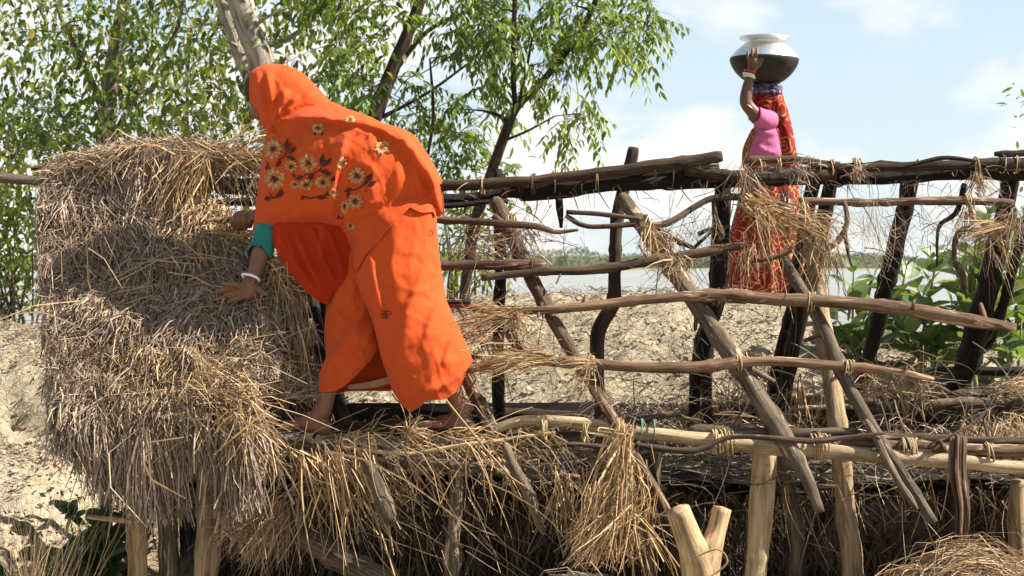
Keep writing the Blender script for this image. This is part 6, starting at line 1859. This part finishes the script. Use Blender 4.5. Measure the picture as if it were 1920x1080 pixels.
def tree(label, stems, D, boxes, n_twig, kind, mat, depth=0.7, leaf=(0.07, 0.12), per=13, reach=0.26, single=60, group=None, bark='trunk'):
    """stems: list of traced stems; twigs fill the picture boxes at about distance D"""
    base = P(stems[0][0][0], stems[0][0][1], D)
    gz = float(ground_z(np.array([base.x]), np.array([D]))[0])
    root = thing('tree', (base.x, D, gz), label, 'tree', group)
    mb = MB(); nodes = []
    for si, st in enumerate(stems):
        pts = [(*P(px, py, D + (q[0] if q else 0)), r * D / FPX) for px, py, r, *q in st]
        if si == 0: pts = [(pts[0][0], pts[0][1], gz - 0.15, pts[0][3] * 1.15)] + pts
        c = spline(pts, 0.05)
        mb.tube(c[:, :3], c[:, 3], seg=10, rough=0.10, seed=len(nodes) % 40 + 3)
        nodes.append(c[2:])
    link('trunk', mb.mesh('trunk'), M[bark], root)
    nodes = np.vstack(nodes)
    # limbs to targets
    x, y = in_region(n_twig, boxes)
    T = PA(x, y, D + rng.normal(0, depth * 0.5, n_twig))
    order = np.argsort(np.linalg.norm(T[:, None] - nodes[None, :, :3], axis=2).min(1))
    br = MB(); grown = nodes[:, :4].copy()
    tips = []
    for k in order:
        t = T[k]
        dist = np.linalg.norm(grown[:, :3] - t, axis=1) + 0.35 * np.maximum(0, grown[:, 2] - t[2])
        i = int(np.argmin(dist))
        r0 = min(grown[i, 3] * 0.6, 0.016)
        C = limb(br, grown[i, :3], t, max(r0, 0.0035), 0.0022, 0.10, int(k) + 11, 5)
        m = np.column_stack([C[1:], np.linspace(max(r0, 0.004), 0.0025, len(C) - 1)])
        grown = np.vstack([grown, m[::2]])
        tips.append((C[-1], C[-1] - C[-3]))
    link('branches', br.mesh('branches'), M[bark], root, kind='stuff')
    tp = np.array([a for a, b in tips]); td = np.array([b for a, b in tips])
    td /= np.linalg.norm(td, axis=1)[:, None] + 1e-9
    n = len(tp)
    if kind == 'broad':
        pos = np.repeat(tp, per, 0); N = len(pos)
        pos = pos + rng.normal(0, reach * 0.5, (N, 3)) * [1, 1, 0.8]
        d = rng.normal(0, 0.7, (N, 3)) + np.array([0, 0, -0.75]) + 0.3 * np.repeat(td, per, 0)
        up = rng.normal(0, 0.5, (N, 3)) + [0, 0, 1.0]
        size = rng.uniform(leaf[0], leaf[1], N)
        tm = BROAD
    else:
        # pinnate sprays: several stalks at each tip, leaflets in pairs
        stalks = per
        P0 = np.repeat(tp, stalks, 0); S = len(P0)
        sd = rng.normal(0, 0.65, (S, 3)) + 0.5 * np.repeat(td, stalks, 0) + [0, 0, -0.15]
        sd /= np.linalg.norm(sd, axis=1)[:, None]
        P0 = P0 + rng.normal(0, 0.03, (S, 3))
        sl = rng.uniform(0.16, 0.28, S)
        pairs = 6
        pos, d, up, size = [], [], [], []
        st = MB()
        for q in range(pairs):
            t = 0.25 + 0.75 * q / (pairs - 1)
            c = P0 + sd * (sl * t)[:, None]; c[:, 2] -= 0.35 * sl * t * t
            tang = sd.copy(); tang[:, 2] -= 0.7 * t
            side = np.cross(tang, [0, 0, 1.0]); side /= np.linalg.norm(side, axis=1)[:, None] + 1e-9
            for s in (-1, 1):
                pos.append(c); d.append(side * s * 0.8 + tang * 0.55 + np.array([0, 0, -0.35]) + rng.normal(0, 0.15, (S, 3)))
                up.append(rng.normal(0, 0.25, (S, 3)) + [0, 0, 1.0]); size.append(rng.uniform(leaf[0], leaf[1], S) * (1.0 - 0.3 * abs(t - 0.6)))
        pos, d, up, size = np.vstack(pos), np.vstack(d), np.vstack(up), np.concatenate(size)
        N = len(pos)
        e = P0 + sd * sl[:, None]; e[:, 2] -= 0.35 * sl
        V, Q = straw_arrays(P0, e, np.stack([0 * sl, 0 * sl, 0.09 * sl], 1), 0.003, 3)
        link('leaf_stalks', mesh_np('leaf_stalks', V, Q, False, {"pc": V}), M[bark], root, kind='stuff')
        tm = NARROW
    rnd = np.clip(rng.beta(2, 2.2, N) + 0.25 * fbm(pos, 1.6, 2, 3), 0, 1)
    px = pos[:, 0] / pos[:, 1] * FPX + 960; py = HY - (pos[:, 2] - ZC) / pos[:, 1] * FPX
    vis = np.where((px > 5) & (px < 1915) & (py > 5) & (py < 560))[0]
    pick = vis[np.argsort(pos[vis, 1] - 3 * size[vis])[:single]]
    rest = np.setdiff1d(np.arange(N), pick)
    link('crown', leaves_mesh('crown', pos[rest], d[rest], up[rest], size[rest], tm, rnd[rest], mat), mat, root, kind='stuff')
    leaf_objects(root, pos[pick], d[pick], up[pick], size[pick], tm, [mat] * 4)
    return root

# left: two broad-leaved trees whose crowns run together
tree('broad-leaved tree behind the left end of the thatch, slim grey trunk', [[(196, 420, 22), (198, 300, 20), (200, 210, 17), (215, 100, 14), (240, -40, 11)], [(200, 215, 9), (160, 130, 6), (110, 20, 4), (90, -60, 3)], [(345, 330, 4, 0.3), (350, 250, 4, 0.3), (352, 140, 3, 0.3), (360, 40, 2, 0.3)], [(198, 280, 6), (290, 120, 5), (330, 60, 4), (350, -40, 3)]],
     11.2, [(-60, -120, 430, 200, 10), (-40, 180, 420, 285, 2.6), (-60, 200, 180, 320, 3.5), (-30, 310, 70, 430, 1.0)], 310, 'broad', M['leaf_a'], depth=1.6, leaf=(0.04, 0.095), per=16, reach=0.30)
tree('thick pale trunked tree rising behind the head of the woman in orange', [[(560, 420, 30, -1.0), (530, 300, 27, -1.0), (500, 180, 24, -1.0), (486, 100, 22, -1.0), (462, 40, 21, -1.0), (430, -60, 19, -1.0)], [(500, 200, 15, -0.9), (455, 110, 14, -0.8), (425, 30, 12, -0.8), (400, -50, 10, -0.8)], [(480, 90, 7), (560, 60, 5), (640, -30, 4)], [(520, 240, 5), (590, 150, 4), (640, 100, 3)]],
     10.6, [(330, -120, 700, 60, 6), (380, 40, 480, 260, 1.6), (480, 30, 700, 215, 4.0), (240, 60, 460, 280, 2.2)], 160, 'broad', M['leaf_a'], depth=1.5, leaf=(0.04, 0.095), per=16, reach=0.28, bark='pale_bark')
tree('dark leaning tree behind the back of the woman in orange', [[(640, 420, 20), (672, 300, 17), (702, 215, 16), (735, 130, 13), (768, 55, 11), (805, -50, 9)], [(730, 150, 4), (800, 60, 4), (880, 20, 3)], [(705, 225, 4), (800, 175, 3), (890, 110, 2)], [(795, 330, 3, -0.2), (812, 220, 3, -0.2), (806, 110, 2, -0.2)]],
     10.0, [(600, -100, 960, 60, 6), (640, 50, 930, 150, 3.5), (640, 140, 760, 200, 1.0), (760, 150, 930, 300, 2.2), (800, 230, 935, 330, 2.6)], 48, 'neem', M['leaf_b'], depth=1.2, leaf=(0.055, 0.085), per=6, bark='dark')
tree('slender forked neem tree standing left of the middle against the sky', [[(868, 590, 10), (880, 480, 10), (896, 400, 10), (930, 300, 9.5), (955, 230, 9), (970, 200, 8), (1010, 160, 6.5), (1060, 100, 6), (1095, 50, 5.5), (1130, -30, 5)], [(966, 204, 5), (962, 120, 5), (964, 40, 4.5), (966, -50, 4)], [(970, 200, 3), (985, 140, 3), (1000, 60, 2)], [(950, 262, 3), (990, 245, 2.4), (1040, 218, 1.6)]],
     9.4, [(860, -80, 1160, 90, 8), (900, 40, 1060, 150, 3.5), (1080, -60, 1240, 60, 3.0), (1120, 30, 1200, 100, 1.4), (1020, 150, 1100, 230, 1.4), (1040, 200, 1130, 270, 1.1), (820, 200, 930, 320, 1.4)], 54, 'neem', M['leaf_b'], depth=0.7, leaf=(0.055, 0.085), per=6, single=120, bark='dark')

def bush(name, label, px, D, boxes, n, mat, leaf, per, reach, tm=BROAD, single=40, cat='bush', r=3, depth=0.5, top=None):
    base = P(px, 600, D)
    gz = float(ground_z(np.array([base.x]), np.array([D]))[0])
    root = thing(name, (base.x, D, gz), label, cat)
    x, y = in_region(n, boxes)
    T = PA(x, y, D + rng.normal(0, depth * 0.5, n))
    br = MB()
    a = np.array([base.x, D, gz - 0.05])
    for k in range(n):
        if k % 3 == 0:
            limb(br, a + rng.normal(0, 0.06, 3) * [1, 1, 0], T[k], r * D / FPX, 0.002, 0.12, k + 5, 5)
    link('stems', br.mesh('stems'), M['grey'], root, kind='stuff')
    pos = np.repeat(T, per, 0); N = len(pos)
    pos = pos + rng.normal(0, reach * 0.5, (N, 3))
    d = rng.normal(0, 0.7, (N, 3)) + [0, 0, 0.1]
    up = rng.normal(0, 0.5, (N, 3)) + [0, 0, 1.0]
    size = rng.uniform(leaf[0], leaf[1], N)
    rnd = np.clip(rng.beta(2, 2, N) + 0.2 * fbm(pos, 2, 2, 3), 0, 1)
    pick = np.argsort(pos[:, 1])[:single]; rest = np.setdiff1d(np.arange(N), pick)
    link('foliage', leaves_mesh('foliage', pos[rest], d[rest], up[rest], size[rest], tm, rnd[rest], mat), mat, root, kind='stuff')
    leaf_objects(root, pos[pick], d[pick], up[pick], size[pick], tm, [mat] * 4)
    return root

bush('bush', 'yellow-green bush at the left edge beside the thatch', 20, 11.5, [(-80, 395, 75, 585, 1), (-80, 340, 60, 400, 0.25)], 80, M['leaf_c'], (0.05, 0.09), 16, 0.24, single=60)
bush('bush', 'bright green bush behind the poles at the back of the woman in orange', 850, 10.4, [(800, 330, 930, 480, 1.2), (780, 440, 920, 585, 1.0), (820, 240, 950, 330, 0.5)], 75, M['leaf_c'], (0.05, 0.085), 13, 0.22, NARROW, single=60)
bush('bush', 'leafy sprig reaching in at the right edge above the ridge poles', 1985, 9.5, [(1945, 185, 2030, 260, 1), (1965, 250, 2070, 420, 1), (1935, 350, 2030, 400, 0.5)], 40, M['leaf_b'], (0.05, 0.08), 13, 0.18, NARROW, single=20)
bush('bush', 'shaded bush glimpsed under the ridge left of the woman in orange', 430, 10.6, [(380, 330, 520, 400, 1), (500, 480, 640, 700, 0.5)], 30, M['leaf_a'], (0.06, 0.1), 12, 0.2, single=20)

# milkweed: big paired leaves on stout stems, at the right
def milkweed(label, px, D, stems, leaf=(0.11, 0.17)):
    base = P(px, 700, D)
    gz = float(ground_z(np.array([base.x]), np.array([D]))[0])
    root = thing('milkweed_plant', (base.x, D, gz), label, 'plant', 'milkweed plants behind the hut')
    pos, d, up, size = [], [], [], []
    for i, (tx, ty, dd) in enumerate(stems):
        tip = np.array(P(tx, ty, D + dd))
        mb = MB()
        C = limb(mb, np.array([base.x + rng.normal(0, 0.06), D + rng.normal(0, 0.06), gz - 0.03]), tip, 0.011, 0.004, 0.12, i + int(px), 7)
        link('stem', mb.mesh('stem'), M['green_stem'], root)
        L = np.linalg.norm(np.diff(C, axis=0), axis=1).sum()
        k = max(3, int(L / 0.085))
        for q in range(k):
            t = 0.30 + 0.70 * q / (k - 1)
            f = t * (len(C) - 1); j = min(int(f), len(C) - 2)
            c = C[j] * (1 - f + j) + C[j + 1] * (f - j)
            tg = C[j + 1] - C[j]; tg /= np.linalg.norm(tg)
            a = q * math.pi / 2 + rng.normal(0, 0.3)
            s1 = np.cross(tg, [0.2, 1, 0]); s1 /= np.linalg.norm(s1); s2_ = np.cross(tg, s1)
            for sgn in (1, -1):
                sd = sgn * (math.cos(a) * s1 + math.sin(a) * s2_)
                pos.append(c); d.append(sd * 0.9 + tg * (0.35 + 0.5 * t) + rng.normal(0, 0.15, 3)); up.append(tg + rng.normal(0, 0.25, 3))
                size.append(rng.uniform(*leaf) * (0.75 if q == k - 1 else 1.0) * (0.85 + 0.3 * math.sin(t * 3)))
    leaf_objects(root, np.array(pos), np.array(d), np.array(up), np.array(size), BIG, [M['leaf_d']] * 5)
    return root
M['green_stem'] = wood_mat('green_stem', (0.12, 0.15, 0.06), (0.2, 0.24, 0.1), (0.3, 0.33, 0.17))
milkweed('big-leaved milkweed nearest the peeled post', 1612, 8.3, [(1600, 510, 0), (1655, 560, 0.1), (1570, 600, -0.1), (1620, 600, 0.15)])
milkweed('big-leaved milkweed between the two charred rear rafters', 1760, 8.2, [(1760, 470, 0), (1720, 540, -0.1), (1800, 560, 0.1), (1690, 610, 0.1), (1780, 620, -0.15), (1740, 640, 0)])
milkweed('big-leaved milkweed leaning left beside the charred rafter', 1700, 8.7, [(1640, 520, 0), (1690, 560, 0.1), (1700, 500, 0), (1590, 560, 0)])
milkweed('big-leaved milkweed behind the thick charred rafter', 1830, 8.7, [(1790, 500, 0), (1840, 470, 0), (1880, 540, 0.1), (1810, 580, 0)])
milkweed('big-leaved milkweed at the right edge', 1890, 8.1, [(1905, 430, 0), (1870, 500, -0.1), (1935, 520, 0.1), (1850, 600, 0), (1915, 600, -0.1), (1890, 640, 0.1)])
milkweed('tall milkweed shoot showing through the charred rafters near the right edge', 1850, 7.9, [(1850, 400, 0), (1860, 450, 0.1), (1820, 520, 0.1)], (0.10, 0.15))

# weeds and dry grass in the lower left corner
def weed(label, px, py, D, n, spread):
    b = P(px, py, D)
    gz = float(ground_z(np.array([b.x]), np.array([D]))[0])
    root = thing('weed', (b.x, D, gz), label, 'weed')
    mb = MB(); pos, d = [], []
    for i in range(n):
        tip = np.array([b.x + rng.normal(0, spread), D + rng.normal(0, spread * 0.6), b.z + rng.normal(0, spread * 0.45)])
        C = limb(mb, np.array([b.x + rng.normal(0, 0.05), D, gz - 0.02]), tip, 0.005, 0.002, 0.15, i + int(px), 5)
        for t in (0.55, 0.75, 0.9, 1.0):
            c = C[int(t * (len(C) - 1))]
            for _ in range(3):
                pos.append(c); d.append(rng.normal(0, 0.8, 3) + [0, -0.2, 0.1])
    link('stems', mb.mesh('stems'), M['green_stem'], root, kind='stuff')
    pos, d = np.array(pos), np.array(d)
    leaf_objects(root, pos, d, rng.normal(0, 0.35, pos.shape) + [0, -0.3, 1.0], rng.uniform(0.05, 0.10, len(pos)), BIG, [M['leaf_e']] * 3)
weed('dark green weed beside the left eave post', 190, 985, 6.15, 16, 0.12)
weed('dark green weed in the lower left corner', 120, 1050, 6.0, 14, 0.11)

def dry_grass(label, px, py, D, n, h, lean):
    b = P(px, py, D)
    gz = float(ground_z(np.array([b.x]), np.array([D]))[0])
    P0 = np.stack([b.x + rng.normal(0, 0.035, n), D + rng.normal(0, 0.035, n), np.full(n, gz - 0.02)], 1)
    P1 = P0 + np.stack([rng.normal(lean, 0.16, n), rng.normal(0, 0.12, n), rng.uniform(0.6, 1.05, n) * h], 1)
    me = straw_mesh('dry_grass', P0, P1, rng.normal(0, 0.03, (n, 3)), rng.uniform(0.002, 0.0035, n), np.clip(rng.normal(0.45, 0.15, n), 0, 1), seg=4, taper=0.8)
    link('dry_grass_tuft', me, M['straw'], None, label=label, cat='grass')
dry_grass('brown dry grass tuft in the bottom left corner', 40, 1080, 5.6, 300, 0.66, 0.02)
dry_grass('thin dry grass stalks among the weeds by the eave post', 200, 1060, 5.75, 26, 0.34, 0.0)

# ------------------------------------------------------------------ humid air over the river
def build_haze():
    x, y0, y1, z0, z1 = 2700.0, -60.0, 2500.0, -4.0, 14.0
    V = np.array([(-x, y0, z0), (x, y0, z0), (x, y1, z0), (-x, y1, z0), (-x, y0, z1), (x, y0, z1), (x, y1, z1), (-x, y1, z1)])
    Q = np.array([(0, 3, 2, 1), (4, 5, 6, 7), (0, 1, 5, 4), (1, 2, 6, 5), (2, 3, 7, 6), (3, 0, 4, 7)])
    m = bpy.data.materials.new('humid_air'); m.use_nodes = True
    n, l = m.node_tree.nodes, m.node_tree.links
    n.clear()
    o = n.new('ShaderNodeOutputMaterial'); v = n.new('ShaderNodeVolumePrincipled')
    v.inputs['Color'].default_value = (0.9, 0.94, 1.0, 1)
    v.inputs['Density'].default_value = 0.00008
    l.new(v.outputs[0], o.inputs['Volume'])
    link('haze', mesh_np('haze', V, Q, False), m, kind='stuff', label='thin humid haze over the river', cat='haze')

build_haze()
